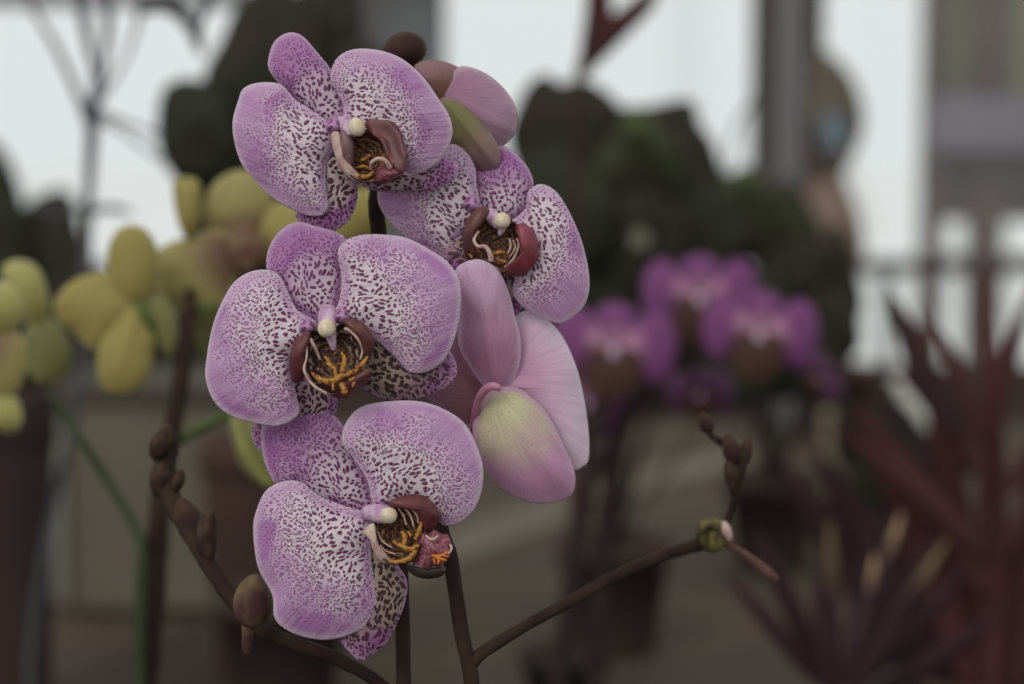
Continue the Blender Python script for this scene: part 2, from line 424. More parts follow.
blade('bract', orchid, [(170, 497), (173, 478), (182, 470), (185, 480), (178, 492)], (170, 505), BRACT, D=.83, bulge=2, n=36, rings=8)
blob('bud', orchid, 190, 520, .818, 15, 24, BUDD, rot=28, taper=.25, groove=.35)
blade('bract', orchid, [(196, 545), (200, 520), (212, 510), (216, 530), (214, 556), (204, 560)], (205, 565), BRACT, D=.80, bulge=3, n=36, rings=8)
# the fat bud beside the lowest flower
bd = blob('bud', orchid, 253, 601, .762, 22, 27, BUDP, rot=-6, taper=.22, groove=.22, label='plump olive and purple unopened bud')
tube('bud_stalk', bd, [(249, 622, .764, 9), (248, 632, .764, 6), (247, 644, .765, 5.5), (247, 653, .766, 4)], BUDP)
# bud behind the top flower
bd = blob('bud', orchid, 404, 50, .80, 25, 18, BUDD, rot=18, taper=.1, groove=.15, label='dark brown bud behind the top bloom')

def lip_column(fl, path, kpath, knob, D):
    tube('column', fl, path, PINKC, nr=16, bumps=.05)
    x, y, rx, ry, z, rot = knob
    blob('anther_cap', fl, x, y, D - z * .001, rx, ry, ANTH, rot=rot, taper=.12, groove=.12)

CLAW = spotted('petal_claw_lilac', (200, 150, 190), (190, 136, 182), (168, 100, 166), (206, 170, 198), (110, 48, 96), (130, 66, 120), big=4.2, small=3.6)
def claw(fl, x, y, D):
    blade('petal_claw', fl, outline(x, y + 9, 17, 7.5, 90), (x, y + 9), CLAW, D=D - .006, bulge=3.5, curl=1, ripple=.5, n=36, rings=8)

# ---------------- flower A: the top one
D = .748
fa = empty('flower', at(370, 140, D), orchid, label='topmost bloom, its lip turned to the right')
rt = (345, 138)
blade('sepal', fa, r1([(150,140),(163,80),(190,50),(225,40),(260,55),(300,100),(340,150),(366,205),(390,260),(400,310),(375,345),(330,330),(290,300),(245,265),(205,220),(170,180)]), rt, SEP, D, layer=-1, lift=-3, bulge=4, keel=.7, seed=1)
blade('petal', fa, r1([(58,250),(72,215),(108,198),(158,195),(195,205),(230,245),(270,272),(320,305),(362,340),(352,400),(332,450),(328,520),(336,575),(320,605),(268,606),(208,580),(150,540),(100,490),(65,440),(44,370),(41,310)]), rt, PET, D, layer=3, lift=-2, bulge=5, twist=1.5, seed=2, keel=.6)
blade('petal', fa, r1([(345,165),(360,125),(395,98),(445,90),(510,99),(570,125),(630,178),(680,248),(712,300),(722,350),(706,400),(672,445),(630,472),(585,474),(540,440),(470,390),(420,350),(385,330),(385,270),(368,228),(348,195)]), rt, PET, D, layer=3.5, lift=1, bulge=5, twist=-2, seed=3, keel=.5)
blade('sepal', fa, r1([(318,380),(370,360),(410,420),(424,500),(425,560),(402,620),(360,652),(310,662),(268,648),(232,605),(250,600),(320,560),(325,470)]), rt, LAT, D, layer=-2, lift=-1, bulge=3.5, seed=4)
blade('sepal', fa, r1([(420,440),(470,470),(530,470),(600,476),(660,452),(700,428),(730,443),(740,465),(715,502),(660,527),(590,537),(520,535),(460,522),(420,490)]), rt, LAT, D, layer=-3, lift=-1, bulge=3, seed=5)
blade('throat', fa, l1([(150,190),(240,190),(330,170),(420,220),(470,300),(490,400),(470,480),(400,520),(300,525),(220,490),(165,410),(140,300)]), one(l1,230,200), THROATY, D, layer=7, bulge=-5, curl=-1, lift=2, rings=14, n=60)
blade('side_lobe', fa, l1([(318,130),(340,92),(400,80),(480,108),(540,170),(572,260),(592,350),(575,445),(530,450),(490,410),(462,350),(440,290),(400,225),(345,190)]), one(l1,300,180), MAROON, D, layer=9, lift=5, bulge=-2, curl=1.5, ripple=.3, thick=.9, rings=14, n=60, label='dark maroon curved lobe')
blade('side_lobe', fa, l1([(80,205),(105,185),(130,200),(140,300),(180,400),(230,470),(285,505),(260,520),(190,485),(135,410),(100,310)]), one(l1,270,520), CREAM, D, layer=9, lift=2, bulge=1, ripple=.2, thick=.8, rings=10, n=60, label='thin cream lobe edge')
blade('side_lobe', fa, l1([(140,195),(165,170),(200,200),(225,260),(225,340),(215,420),(190,430),(155,350),(138,270)]), one(l1,200,420), plain('lip_greyed', (128, 96, 96), .3, 200, .4, .4), D, layer=10, lift=2, bulge=1.5, ripple=.2, rings=10, n=50)
blade('middle_lobe', fa, l1([(380,520),(390,450),(420,420),(480,430),(550,430),(575,450),(540,480),(500,500),(450,530)]), one(l1,400,500), MIDL, D, layer=8, lift=2, bulge=3, ripple=.4, thick=1, rings=10, n=50)
tube('lip_tendril', fa, tp(l1, 6.84, [(345,440,12,9),(352,395,14,14),(400,368,15,18),(450,385,15,20),(480,430,13,22)], D), CREAM)
tubes('callus', fa, [tp(l1, 6.84, q, D) for q in ([(215,455,7,12),(250,480,9,20),(320,490,9,18),(370,450,9,12)], [(270,380,6,10),(310,370,8,18),(345,340,8,10)], [(250,430,7,10),(300,420,8,14),(350,440,8,10)])], CALLUS, bumps=.6)
lip_column(fa, tp(l1, 6.84, [(140,110,2,40),(180,150,6,52),(215,170,10,56),(225,210,11,40)], D), None, (*one(l1,252,150), 9, 9.5, 13, 20), D)
claw(fa, *one(l1,95,135), D)

# ---------------- flower C: the middle left one
D = .742
fc = empty('flower', at(330, 330, D), orchid, label='middle bloom facing forward with yellow lip')
rt = (328, 325)
blade('sepal', fc, r3([(217,165),(228,110),(262,62),(310,37),(365,50),(430,68),(462,95),(450,150),(448,210),(440,260),(430,310),(400,350),(350,330),(305,300),(268,250),(230,200)]), rt, SEP, D, layer=-1, lift=-3, bulge=3.5, keel=.6, seed=6)
blade('petal', fc, r3([(38,440),(53,360),(78,290),(118,222),(165,190),(215,182),(255,198),(283,250),(308,302),(350,328),(378,352),(350,400),(305,440),(296,500),(308,570),(316,615),(290,642),(240,656),(180,646),(108,624),(58,580),(33,510)]), rt, PET, D, layer=3, lift=-1, bulge=5, twist=-1, seed=7, keel=.6)
blade('petal', fc, r3([(434,132),(455,95),(500,78),(560,75),(640,85),(710,120),(762,155),(797,200),(808,260),(800,340),(777,420),(742,470),(692,494),(650,491),(625,462),(590,428),(540,385),(490,355),(440,340),(420,320),(440,275),(446,200)]), rt, PET, D, layer=3.5, lift=1, bulge=6, twist=1, seed=8, keel=.6)
blade('sepal', fc, r3([(470,440),(530,380),(590,410),(640,480),(690,490),(740,465),(770,428),(790,460),(795,497),(770,532),(720,556),(650,577),(580,573),(530,552),(480,510)]), rt, LATD, D, layer=-2, lift=-1, bulge=3, seed=9)
blade('sepal', fc, r3([(296,520),(360,500),(420,540),(432,600),(415,626),(370,652),(310,705),(220,735),(182,712),(176,660),(215,600),(260,545)]), rt, LAT, D, layer=-2, lift=-14, bulge=2, seed=10)
blade('throat', fc, l3([(165,200),(250,190),(330,180),(400,140),(470,205),(520,290),(530,370),(500,480),(420,560),(330,590),(240,550),(180,480),(150,400),(155,300)]), one(l3,330,240), THROAT, D, layer=7, bulge=-6, curl=-1.5, lift=3, rings=16, n=64)
blade('side_lobe', fc, l3([(178,195),(188,240),(162,290),(155,340),(165,400),(155,450),(128,500),(85,505),(66,420),(71,330),(93,265),(132,225)]), one(l3,180,480), MAROON, D, layer=8, lift=4, bulge=2, ripple=.3, thick=.9, rings=12, n=60, label='dark maroon curved lobe')
blade('side_lobe', fc, l3([(395,128),(450,122),(505,143),(552,188),(580,250),(572,310),(552,365),(525,355),(508,290),(480,232),(440,182)]), one(l3,540,360), MAROONB, D, layer=9, lift=4, bulge=2, ripple=.3, thick=.9, rings=12, n=60, label='dark maroon curved lobe')
tube('lip_rim', fc, tp(l3, 6.218, [(400,175,12,12),(450,200,12,16),(490,250,12,14),(512,310,11,10),(500,370,10,7)], D), CREAM)
tube('lip_rim', fc, tp(l3, 6.218, [(185,240,11,16),(215,290,10,14),(250,370,8,8)], D), CREAM)
tube('lip_rim', fc, tp(l3, 6.218, [(165,290,11,9),(165,360,11,8),(150,430,11,9),(175,490,11,10),(220,540,12,11),(290,580,12,9)], D), CREAM)
blade('middle_lobe', fc, l3([(250,540),(330,500),(420,480),(500,450),(560,430),(545,500),(480,540),(440,590),(400,610),(340,600)]), one(l3,380,460), MAROONB, D, layer=10, lift=4, bulge=2.5, ripple=.6, thick=1, rings=10, n=54)
tubes('callus', fc, [tp(l3, 6.22, q, D) for q in ([(195,450,11,8),(245,490,13,22),(320,505,14,24),(385,470,14,24),(450,450,13,22),(510,400,12,20),(545,350,12,8)], [(300,360,12,14),(305,400,13,18),(340,430,14,16),(350,490,14,14)], [(380,325,13,10),(400,360,13,17),(395,410,14,22),(385,470,14,20)], [(380,520,15,20),(400,560,16,26),(405,590,15,14)], [(330,500,14,12),(330,560,15,10)], [(430,500,14,14),(470,490,14,16),(450,540,14,12)], [(300,380,13,10),(280,350,12,9)])], CALLUS, bumps=.6)
lip_column(fc, tp(l3, 6.218, [(300,80,0,60),(296,120,5,62),(300,165,9,50),(318,230,10,34),(335,310,9,20)], D), None, (*one(l3,292,175), 10, 9.5, 13, 0), D)
claw(fc, *one(l3,170,160), D)
claw(fc, *one(l3,385,95), D)

# ---------------- flower B: right one, half covered
D = .766
fb = empty('flower', at(500, 230, D), orchid, label='right bloom, lower half covered by the pink rear view bloom')
rt = (498, 225)
blade('sepal', fb, r2([(235,330),(262,290),(288,262),(310,250),(342,268),(370,300),(384,335),(378,370),(368,400),(345,425),(300,440),(265,410)]), rt, SEP, D, layer=-2, lift=-3, bulge=4, keel=.7, seed=11)
blade('petal', fb, r2([(18,365),(30,335),(100,300),(150,268),(190,246),(222,260),(246,298),(252,350),(262,395),(270,430),(235,450),(205,475),(190,518),(150,503),(100,476),(55,436),(26,398)]), rt, PET, D, layer=2, lift=0, bulge=5, twist=1, seed=12, keel=.5)
blade('petal', fb, r2([(320,440),(350,415),(368,395),(372,362),(386,345),(410,341),(440,360),(470,408),(500,480),(516,560),(511,610),(490,642),(450,667),(415,657),(370,637),(338,600),(342,560),(348,510),(340,470)]), rt, PET, D, layer=2.5, lift=-1, bulge=5, twist=-2, seed=13, keel=.5)
blade('sepal', fb, r2([(285,530),(320,520),(350,545),(362,600),(352,642),(320,662),(296,640),(284,590)]), rt, LATD, D, layer=-2, lift=-2, bulge=2, seed=14)
blade('sepal', fb, l2([(40,390),(95,310),(150,290),(200,330),(230,420),(190,500),(90,500),(55,450)]), rt, LATD, D, layer=4, lift=2, bulge=2, seed=15)
blade('throat', fb, l2([(200,240),(250,170),(330,170),(430,190),(480,215),(510,330),(500,440),(430,500),(360,510),(260,470),(190,420),(180,330)]), one(l2,380,230), THROATY, D, layer=7, bulge=-5, curl=-1, lift=2, rings=14, n=60)
blade('side_lobe', fb, l2([(302,122),(245,115),(190,165),(153,250),(148,330),(165,410),(205,440),(218,400),(208,330),(228,255),(272,190)]), one(l2,210,430), MAROONB, D, layer=10, lift=4, bulge=2, ripple=.3, thick=.9, rings=12, n=60, label='brown curved lobe')
blade('side_lobe', fb, l2([(478,225),(530,218),(582,268),(608,340),(602,420),(565,485),(505,525),(440,528),(390,505),(450,480),(492,430),(506,370),(492,300)]), one(l2,420,500), MAROONR, D, layer=9, lift=4, bulge=2.5, ripple=.3, thick=.9, rings=12, n=60, label='wine red curved lobe')
tube('lip_tendril', fb, tp(l2, 6.218, [(240,255,13,8),(212,310,14,12),(235,350,14,14),(280,352,15,15),(308,390,15,20),(320,440,14,22)], D), CREAM)
tubes('lip_rim', fb, [tp(l2, 6.218, q, D) for q in ([(430,300,8,8),(440,350,8,8),(420,400,8,6)], [(480,300,9,9),(490,350,9,11),(455,430,9,8),(400,480,9,5)], [(455,310,8,6),(468,360,8,6),(430,420,8,5)])], CREAM)
tubes('callus', fb, [tp(l2, 6.22, q, D) for q in ([(335,400,10,14),(360,390,11,16),(400,385,10,12)], [(345,430,10,14),(380,440,10,16),(420,450,10,10)], [(180,400,12,12),(200,420,12,14)])], CALLUS, bumps=.6)
lip_column(fb, tp(l2, 6.218, [(300,140,2,34),(330,170,6,46),(360,200,9,44),(385,230,10,30),(370,280,9,14)], D), None, (*one(l2,388,190), 9, 8, 13, -10), D)
claw(fb, *one(l2,195,80), D)

# ---------------- flower D: the lowest one
D = .745
fd = empty('flower', at(390, 520, D), orchid, label='lowest bloom, its lip turned down to the right')
rt = (378, 512)
blade('sepal', fd, r4([(66,135),(68,90),(95,55),(150,30),(200,30),(245,62),(278,105),(302,160),(330,215),(350,270),(355,310),(310,310),(255,290),(200,290),(150,242),(105,236),(78,190)]), rt, SEP, D, layer=-5, lift=-3, bulge=4, keel=.7, seed=16)
blade('petal', fd, r4([(267,130),(275,85),(310,45),(370,30),(450,28),(512,45),(567,80),(597,130),(616,190),(613,250),(592,300),(552,332),(518,335),(480,300),(430,285),(380,300),(345,290),(330,225),(295,170)]), rt, PET, D, layer=3, lift=1, bulge=6, twist=-1, seed=17, keel=.6)
blade('petal', fd, r4([(46,350),(54,300),(78,250),(123,227),(165,230),(205,262),(260,285),(310,300),(345,320),(338,400),(345,470),(354,530),(346,572),(300,602),(240,620),(180,616),(128,596),(99,566),(94,510),(58,440)]), rt, PET, D, layer=2, lift=-1, bulge=6, twist=1.5, seed=18, keel=.6)
blade('sepal', fd, r4([(318,380),(350,360),(400,430),(425,470),(426,510),(411,560),(380,622),(345,656),(315,673),(289,655),(262,618),(300,600),(345,570),(345,500),(325,440)]), rt, LATD, D, layer=-2, lift=-2, bulge=3.5, seed=19)
blade('throat', fd, l4([(120,270),(190,220),(250,165),(350,168),(400,240),(435,320),(410,420),(355,505),(255,525),(180,495),(140,400)]), one(l4,200,230), THROATY, D, layer=7, bulge=-5, curl=-1, lift=3, rings=14, n=60)
blade('side_lobe', fd, l4([(210,142),(300,104),(400,96),(472,138),(518,210),(512,262),(472,315),(432,325),(412,255),(382,192),(340,172),(260,165)]), one(l4,430,320), MAROON, D, layer=9, lift=4, bulge=2, ripple=.4, thick=.9, rings=12, n=60, label='dark maroon curved lobe')
blade('side_lobe', fd, l4([(55,320),(112,272),(124,340),(154,440),(190,495),(240,520),(160,505),(120,440),(100,370),(85,335)]), one(l4,230,520), CREAM, D, layer=9, lift=3, bulge=1, ripple=.2, thick=.9, rings=10, n=60, label='thin cream lobe edge')
blade('middle_lobe', fd, l4([(390,380),(425,335),(470,345),(495,318),(540,345),(575,345),(590,385),(606,410),(588,440),(592,475),(550,500),(540,535),(490,528),(440,548),(400,530),(365,525),(370,470)]), one(l4,360,450), MIDL, D, layer=8, lift=3, bulge=1.2, ripple=1.8, thick=1, rings=12, n=60, label='maroon front lobe speckled pink')
blade('middle_lobe', fd, l4([(330,530),(420,545),(530,540),(560,560),(520,598),(430,605),(360,580)]), one(l4,330,530), plain('lip_underside', (66, 54, 48), .3, 200, .4, .4), D, layer=4, lift=2, bulge=2, ripple=.3, thick=1, rings=10, n=50)
tubes('lip_rim', fd, [tp(l4, 6.218, q, D) for q in ([(270,180,9,5),(300,220,8,7),(320,280,8,6)], [(310,180,9,5),(345,220,9,7),(365,290,9,6)], [(350,175,10,6),(385,220,10,8),(395,270,9,6)], [(140,320,8,5),(170,380,8,7),(230,420,8,5)], [(150,400,8,5),(190,440,9,7),(250,460,9,5)], [(440,345,13,6),(480,370,14,9),(520,345,14,6)], [(590,400,12,6),(600,430,12,8),(580,460,12,6)])], CREAM)
tubes('callus', fd, [tp(l4, 6.22, q, D) for q in ([(415,250,11,10),(400,310,11,18),(375,370,11,16)], [(240,385,9,16),(290,410,11,20),(340,430,12,20),(400,405,12,16)], [(200,505,10,8),(260,510,11,18),(330,490,12,22),(380,440,12,20)], [(290,320,9,16),(310,360,10,22),(300,410,11,16)], [(330,320,9,10),(350,350,10,14)])], CALLUS, bumps=.6)
ORF = plain('fringe_orange', (214, 128, 48), .2, 500, .4, .3, .1)
tubes('lip_fringe', fd, [tp(l4, 6.218, q, D) for q in ([(480,470,15,9),(520,475,17,14),(575,450,18,7)], [(500,480,16,9),(535,490,18,12),(570,500,18,6)], [(505,470,16,8),(520,500,18,10),(515,525,18,5)], [(490,490,16,8),(495,520,17,5)], [(520,470,16,8),(550,470,18,8),(580,480,18,5)])], ORF, bumps=.4, label='orange fringed lip tip')
lip_column(fd, tp(l4, 6.218, [(50,215,1,30),(90,205,4,52),(140,208,8,58),(185,215,11,58),(210,222,12,46)], D), None, (*one(l4,208,218), 9, 9, 12.5, 70), D)

# ---------------- flower E: pink, seen from behind
D = .775
fe = empty('flower', at(495, 390, D), orchid, label='pale pink bloom seen from behind with cream lower sepal')
rt = (495, 388)
blade('petal', fe, r5([(55,320),(90,285),(120,200),(150,130),(190,200),(230,280),(250,340),(225,355),(195,380),(185,440),(150,430),(100,400),(65,370)]), rt, BACKD, D, layer=-8, lift=-4, bulge=3, seed=20, label='dusky petal, its shade put into the colour')
blade('petal', fe, r5([(285,190),(310,157),(342,160),(382,185),(417,230),(447,300),(464,370),(477,460),(477,530),(462,549),(432,556),(380,500),(320,420),(270,360),(240,345),(275,300)]), rt, BACKW, D, layer=2, lift=-3, bulge=5, seed=21, keel=-.8)
blade('petal', fe, r5([(139,62),(160,34),(200,24),(245,48),(273,103),(291,170),(305,230),(302,290),(282,345),(250,358),(215,345),(180,300),(150,240),(150,150)]), rt, BACKP, D, layer=5, lift=16, bulge=6, seed=22, keel=-.8)
blade('sepal', fe, r5([(235,355),(280,346),(322,365),(372,412),(412,490),(441,560),(439,612),(410,633),(360,642),(310,632),(250,597),(203,530),(185,460),(195,410),(215,375)]), rt, BACKS, D, layer=9, lift=2, bulge=8, seed=23, keel=-1.2, tip=(573, 495), label='cream and pink pointed sepal')
tube('pedicel', fe, [(500, 389, .757, 3), (493, 386, .756, 4.2), (485, 390, .757, 4.4), (478, 402, .762, 4), (474, 424, .772, 4), (470, 450, .79, 4)], plain('pedicel_pink', (196, 132, 164), .2, 120, .5, .3, rgb2=(170, 110, 130)), label='pink flower stalk')

# ---------------- flower F: behind, upper right
D = .776
ff = empty('flower', at(450, 110, D), orchid, label='mauve bloom seen from behind, above the right bloom')
rt = (448, 100)
blade('petal', ff, r2([(105,65),(150,48),(205,64),(225,95),(215,140),(175,160),(140,120)]), rt, FARB, D, layer=1, lift=-2, bulge=3, seed=24, tip=(418, 64), label='brownish petal')
blade('petal', ff, r2([(172,128),(205,68),(242,67),(287,89),(327,130),(346,175),(341,217),(310,252),(280,262),(240,235),(200,190)]), rt, FARP, D, layer=3, lift=0, bulge=6, seed=25, keel=-.8)
blade('sepal', ff, r2([(165,150),(180,135),(212,144),(252,175),(291,230),(307,270),(297,300),(250,303),(210,265),(180,230)]), rt, FARS, D, layer=8, lift=2, bulge=5, seed=26, keel=-.8, label='olive green pointed sepal')
tube('pedicel', ff, [(446, 105, .775, 4), (430, 130, .78, 4), (405, 150, .785, 4), (384, 168, .79, 4)], STEM)

# pot and strap leaves carrying the spikes
LEAF = plain('orchid_leaf_green', (52, 66, 40), .3, 30, .4, .3)
BZ = .62
pb = Vector((base.x, base.y, BZ))
pot('pot', orchid, pb, .065, .115, plain('pot_clay_brown', (96, 70, 58), .2, 40, .7, .2))
def strap(name, parent, base, ang, L, w, rise, mat, droop=1.0, n=20, **k):
    """long arched leaf from base, heading ang (deg) outward"""
    a = math.radians(ang); dirv = Vector((math.cos(a), math.sin(a), 0)); side = Vector((-math.sin(a), math.cos(a), 0)); V = []; Fc = []
    for i in range(n + 1):
        t = i / n; c = Vector(base) + dirv * (L * (t * .92)) + Vector((0, 0, rise * (math.sin(t * math.pi * .62) ) - droop * rise * .35 * t * t))
        ww = w * (math.sin(math.pi * min(1, .12 + t * .88)) ** .6)
        for j in range(7):
            s = j / 3 - 1; V.append(c + side * (s * ww) + Vector((0, 0, abs(s) * ww * .35)))
    for i in range(n):
        for j in range(6):
            q = i * 7 + j; Fc.append((q, q + 1, q + 8, q + 7))
    o = mesh(name, V, Fc, mat, parent, **k); m = o.modifiers.new('thickness', 'SOLIDIFY'); m.thickness = .0016; return o
for a_, L_ in ((200, .16), (20, .15), (160, .13), (335, .14)):
    strap('leaf', orchid, pb + Vector((0, 0, .10)), a_, L_, .027, .035, LEAF)


# ================================================================== the setting
WALLD = plain('wall_dark', (74, 62, 58), .2, 3, .8, .1)
TRIM = plain('painted_post', (88, 80, 80), .25, 2, .7, .03, rgb2=(76, 68, 68))
TRIML = plain('painted_post_pale', (110, 112, 114), .2, 2, .7, .2, rgb2=(84, 80, 80))
FLOORM = plain('floor_concrete', (88, 80, 72), .2, 3, .8, .1)
OUTG = plain('paving_pale', (232, 236, 235), .06, .4, .9, .1)
g = N('window_glass'); gl = g.new('ShaderNodeBsdfGlossy'); gl.inputs['Roughness'].default_value = .05; tr = g.new('ShaderNodeBsdfTransparent'); mx = g.new('ShaderNodeMixShader')
mx.inputs[0].default_value = .05; g.t.links.new(tr.outputs[0], mx.inputs[1]); g.t.links.new(gl.outputs[0], mx.inputs[2]); g.t.links.new(mx.outputs[0], g.out.inputs['Surface']); GLASS = g.m

def slab(name, x0, x1, y0, y1, z0, z1, mat, bev=0, **k):
    return box(name, None, ((x0 + x1) / 2, (y0 + y1) / 2, (z0 + z1) / 2), ((x1 - x0) / 2, (y1 - y0) / 2, (z1 - z0) / 2), mat, bev=bev, kind='structure', **k)
WY = 6.0
def wx(px, y=WY): return at(px, 300, 1).x / (at(px, 300, 1) - CAM).y * y
def wz(py, y=WY):
    d = at(512, py, 1) - CAM; return CAM.z + d.z / d.y * y
slab('floor', -5, 5, -1.5, WY + .1, -.1, 0, FLOORM)
slab('ground', -160, 160, WY + .1, 320, -.25, -.12, OUTG)
sill = wz(368)
slab('wall_back', -5, 5, WY, WY + .12, -.1, sill, WALLD)
slab('trim_1', wx(345), wx(445), WY - .06, WY + .12, sill, 3.2, TRIML, .01)
slab('trim_2', wx(757, 4.6), wx(822, 4.6), 4.6, 4.78, 0, 3.2, TRIM, .02)
slab('trim_3', wx(835), wx(852), WY - .02, WY + .08, sill, wz(265), TRIM, .01)
slab('trim_4', wx(845), 5, WY - .03, WY + .1, wz(274), wz(260), TRIM, .005)
slab('trim_5', -5, wx(345), WY - .03, WY + .1, wz(4), wz(-12), TRIML, .005)
slab('trim_6', wx(885), wx(891), WY - .02, WY + .08, sill, wz(272), TRIM, .003)
slab('trim_7', wx(775, 4.58), wx(800, 4.58), 4.575, 4.6, 0, 3.2, plain('painted_strip_pale', (122, 120, 120), .12, 3, .7, .1), .005)
for i, (x0, x1) in enumerate(((-5, wx(345)), (wx(445), wx(835)), (wx(852), 5))):
    p = wx(0)
    v = [(x0, WY + .05, sill), (x1, WY + .05, sill), (x1, WY + .05, 3.2), (x0, WY + .05, 3.2), (x0, WY + .056, sill), (x1, WY + .056, sill), (x1, WY + .056, 3.2), (x0, WY + .056, 3.2)]
    mesh('window_%d' % (i + 1), v, [(0, 1, 2, 3), (7, 6, 5, 4), (0, 4, 5, 1), (1, 5, 6, 2), (2, 6, 7, 3), (3, 7, 4, 0)], GLASS, smooth=False, kind='structure')

# stall outside the glass on the right
KD = 10.0
def kx(px): return wx(px, KD)
def kz(py): return wz(py, KD)
ki = empty('market_stall', (kx(1010), KD, -.12), label='brown and olive stall with mauve fascia outside the window', cat='stall')
def kb(name, x0, x1, y0, y1, z0, z1, mat, bev=.01, **k):
    box(name, ki, ((x0 + x1) / 2, (y0 + y1) / 2, (z0 + z1) / 2), ((x1 - x0) / 2, (y1 - y0) / 2, (z1 - z0) / 2), mat, bev=bev, **k)
OLV = plain('stall_olive', (122, 122, 96), .15, 1.5, .8, .1); BRN = plain('stall_brown', (84, 68, 62), .2, 1.5, .8, .1); MAU = plain('stall_mauve', (108, 98, 108), .15, 1.5, .8, .1)
kb('wall_panel', kx(934), kx(1180), KD + .1, KD + .2, kz(100), 3.4, OLV)
kb('post', kx(921), kx(943), KD, KD + .12, -.12, 3.4, BRN)
for a_, b_ in ((968, 1004), (1060, 1080)): kb('post', kx(a_), kx(b_), KD, KD + .12, -.12, 3.4, BRN)
kb('shelf', kx(927), kx(1180), KD, KD + .12, kz(274), kz(255), BRN)
kb('fascia', kx(925), kx(1190), KD - .25, KD + .1, kz(150), kz(98), MAU)
kb('counter_panel', kx(927), kx(1180), KD + .05, KD + .12, kz(222), kz(149), BRN)
kb('post', kx(972), kx(1003), KD - .02, KD + .1, -.12, kz(214), BRN)

# ---- plant bench
BA = plain('bench_timber', (84, 74, 63), .2, 5, .7, .15, rgb2=(76, 66, 60)); BB = plain('bench_dark_timber', (70, 60, 56), .15, 5, .7, .15); BCM = plain('bench_pale_reflection', (112, 106, 92), .15, 4, .6, .0, rgb2=(96, 88, 76))
bench = empty('plant_bench', (0, 2.4, 0), label='long brown timber bench carrying the orchids and pots', cat='bench')
def quad_slab(name, parent, px, z, th, mat, **k):
    P = [on_z(x, y, z) for x, y in px]
    v = P + [p - Vector((0, 0, th)) for p in P]; n = len(P)
    f = [tuple(range(n)), tuple(range(2 * n - 1, n - 1, -1))] + [((i + 1) % n, i, i + n, (i + 1) % n + n) for i in range(n)]
    o = mesh(name, v, f, mat, parent, smooth=False, **k); m = o.modifiers.new('bevel', 'BEVEL'); m.width = .004; return o
box('bench_top', bench, (0, 2.4, BZ - .03), (3.4, 2.2, .028), BA)
quad_slab('board', bench, [(-300, 735), (60, 672), (250, 606), (330, 586), (330, 720), (1500, 800), (1500, 1400), (-300, 1400)], BZ + .004, .008, BB, label='darker board at the front')
quad_slab('board', bench, [(390, 560), (470, 520), (640, 470), (800, 432), (800, 446), (640, 492), (470, 556), (400, 590)], BZ + .004, .006, BCM, label='window reflection painted as a pale narrow strip running back to the right')  # reflection of the windows on the bench, put into a pale strip's colour
for x in (-3.2, 0, 3.2):
    for y in (.4, 4.4): box('leg', bench, (x, y, (BZ - .058) / 2), (.04, .04, (BZ - .058) / 2), BB)

# ---- pots and planters
def pot_at(name, px, top, r_px, y, mat, soilmat, label, **k):
    """pot on the bench whose rim centre is at px and rim height at pixel row top"""
    zt = wz(top, y); x = wx(px, y); r = r_px * y / F; b = (x, y, BZ + .002)
    t = empty(name, b, label=label, cat='pot', **k); h = zt - BZ - .002
    lathe('body', t, b, [(r * .72, 0), (r * .74, .004), (r * .94, h * .84), (r * .94, h * .85), (r, h * .86), (r * 1.0, h - .004), (r * .98, h), (r * .93, h), (r * .9, h * .9)], mat)
    lathe('soil', t, (x, y, BZ + h * .84), [(r * .88, 0), (r * .88, h * .08), (r * .3, h * .10)], soilmat)
    return t
SOIL = plain('soil', (58, 48, 42), .4, 90, .9, .1)
pot_at('flower_pot', 4, 392, 50, 2.0, plain('pot_dark', (64, 52, 50), .2, 6, .6, .2), SOIL, 'dark brown pot at the far left edge below the yellow blooms')
pot_at('flower_pot', 262, 436, 66, 2.3, plain('pot_brown', (82, 64, 58), .2, 6, .6, .2), SOIL, 'broad brown pot standing right of the grey planter box')
pot_at('flower_pot', 917, 379, 23, 4.2, plain('window_gap_white', (225, 224, 218), .06, 8, .5, .3), SOIL, 'small white pot added for a bright window gap beside the red bromeliad')  # white pot added to stand for the bright gap of the low window
pot_at('flower_pot', 838, 411, 15, 3.6, plain('pot_beige', (150, 138, 118), .1, 8, .5, .3), SOIL, 'tiny beige pot near the purple orchids')
yb = 2.62; x0, x1 = wx(60, yb), wx(240, yb); zt = wz(399, yb)
pl = empty('planter_box', ((x0 + x1) / 2, yb, BZ + .002), label='grey beige rectangular planter box behind the yellow orchid stem', cat='planter')
PLM = plain('planter_grey_beige', (110, 103, 90), .12, 4, .6, .2); cx, hx = (x0 + x1) / 2, (x1 - x0) / 2
box('body', pl, (cx, yb + .1, (BZ + .004 + zt) / 2), (hx, .1, (zt - BZ - .004) / 2), PLM, bev=.008)
box('rim', pl, (cx, yb + .1, zt + .008), (hx + .012, .112, .012), plain('planter_rim', (84, 78, 70), .1, 4, .6, .2), bev=.004)
box('edge_strip', pl, (x0 - .003, yb - .002, (BZ + zt) / 2), (.009, .012, (zt - BZ) / 2 - .02), plain('planter_edge', (126, 124, 114), .1, 4, .4, .4), bev=.004, label='pale shiny corner strip')

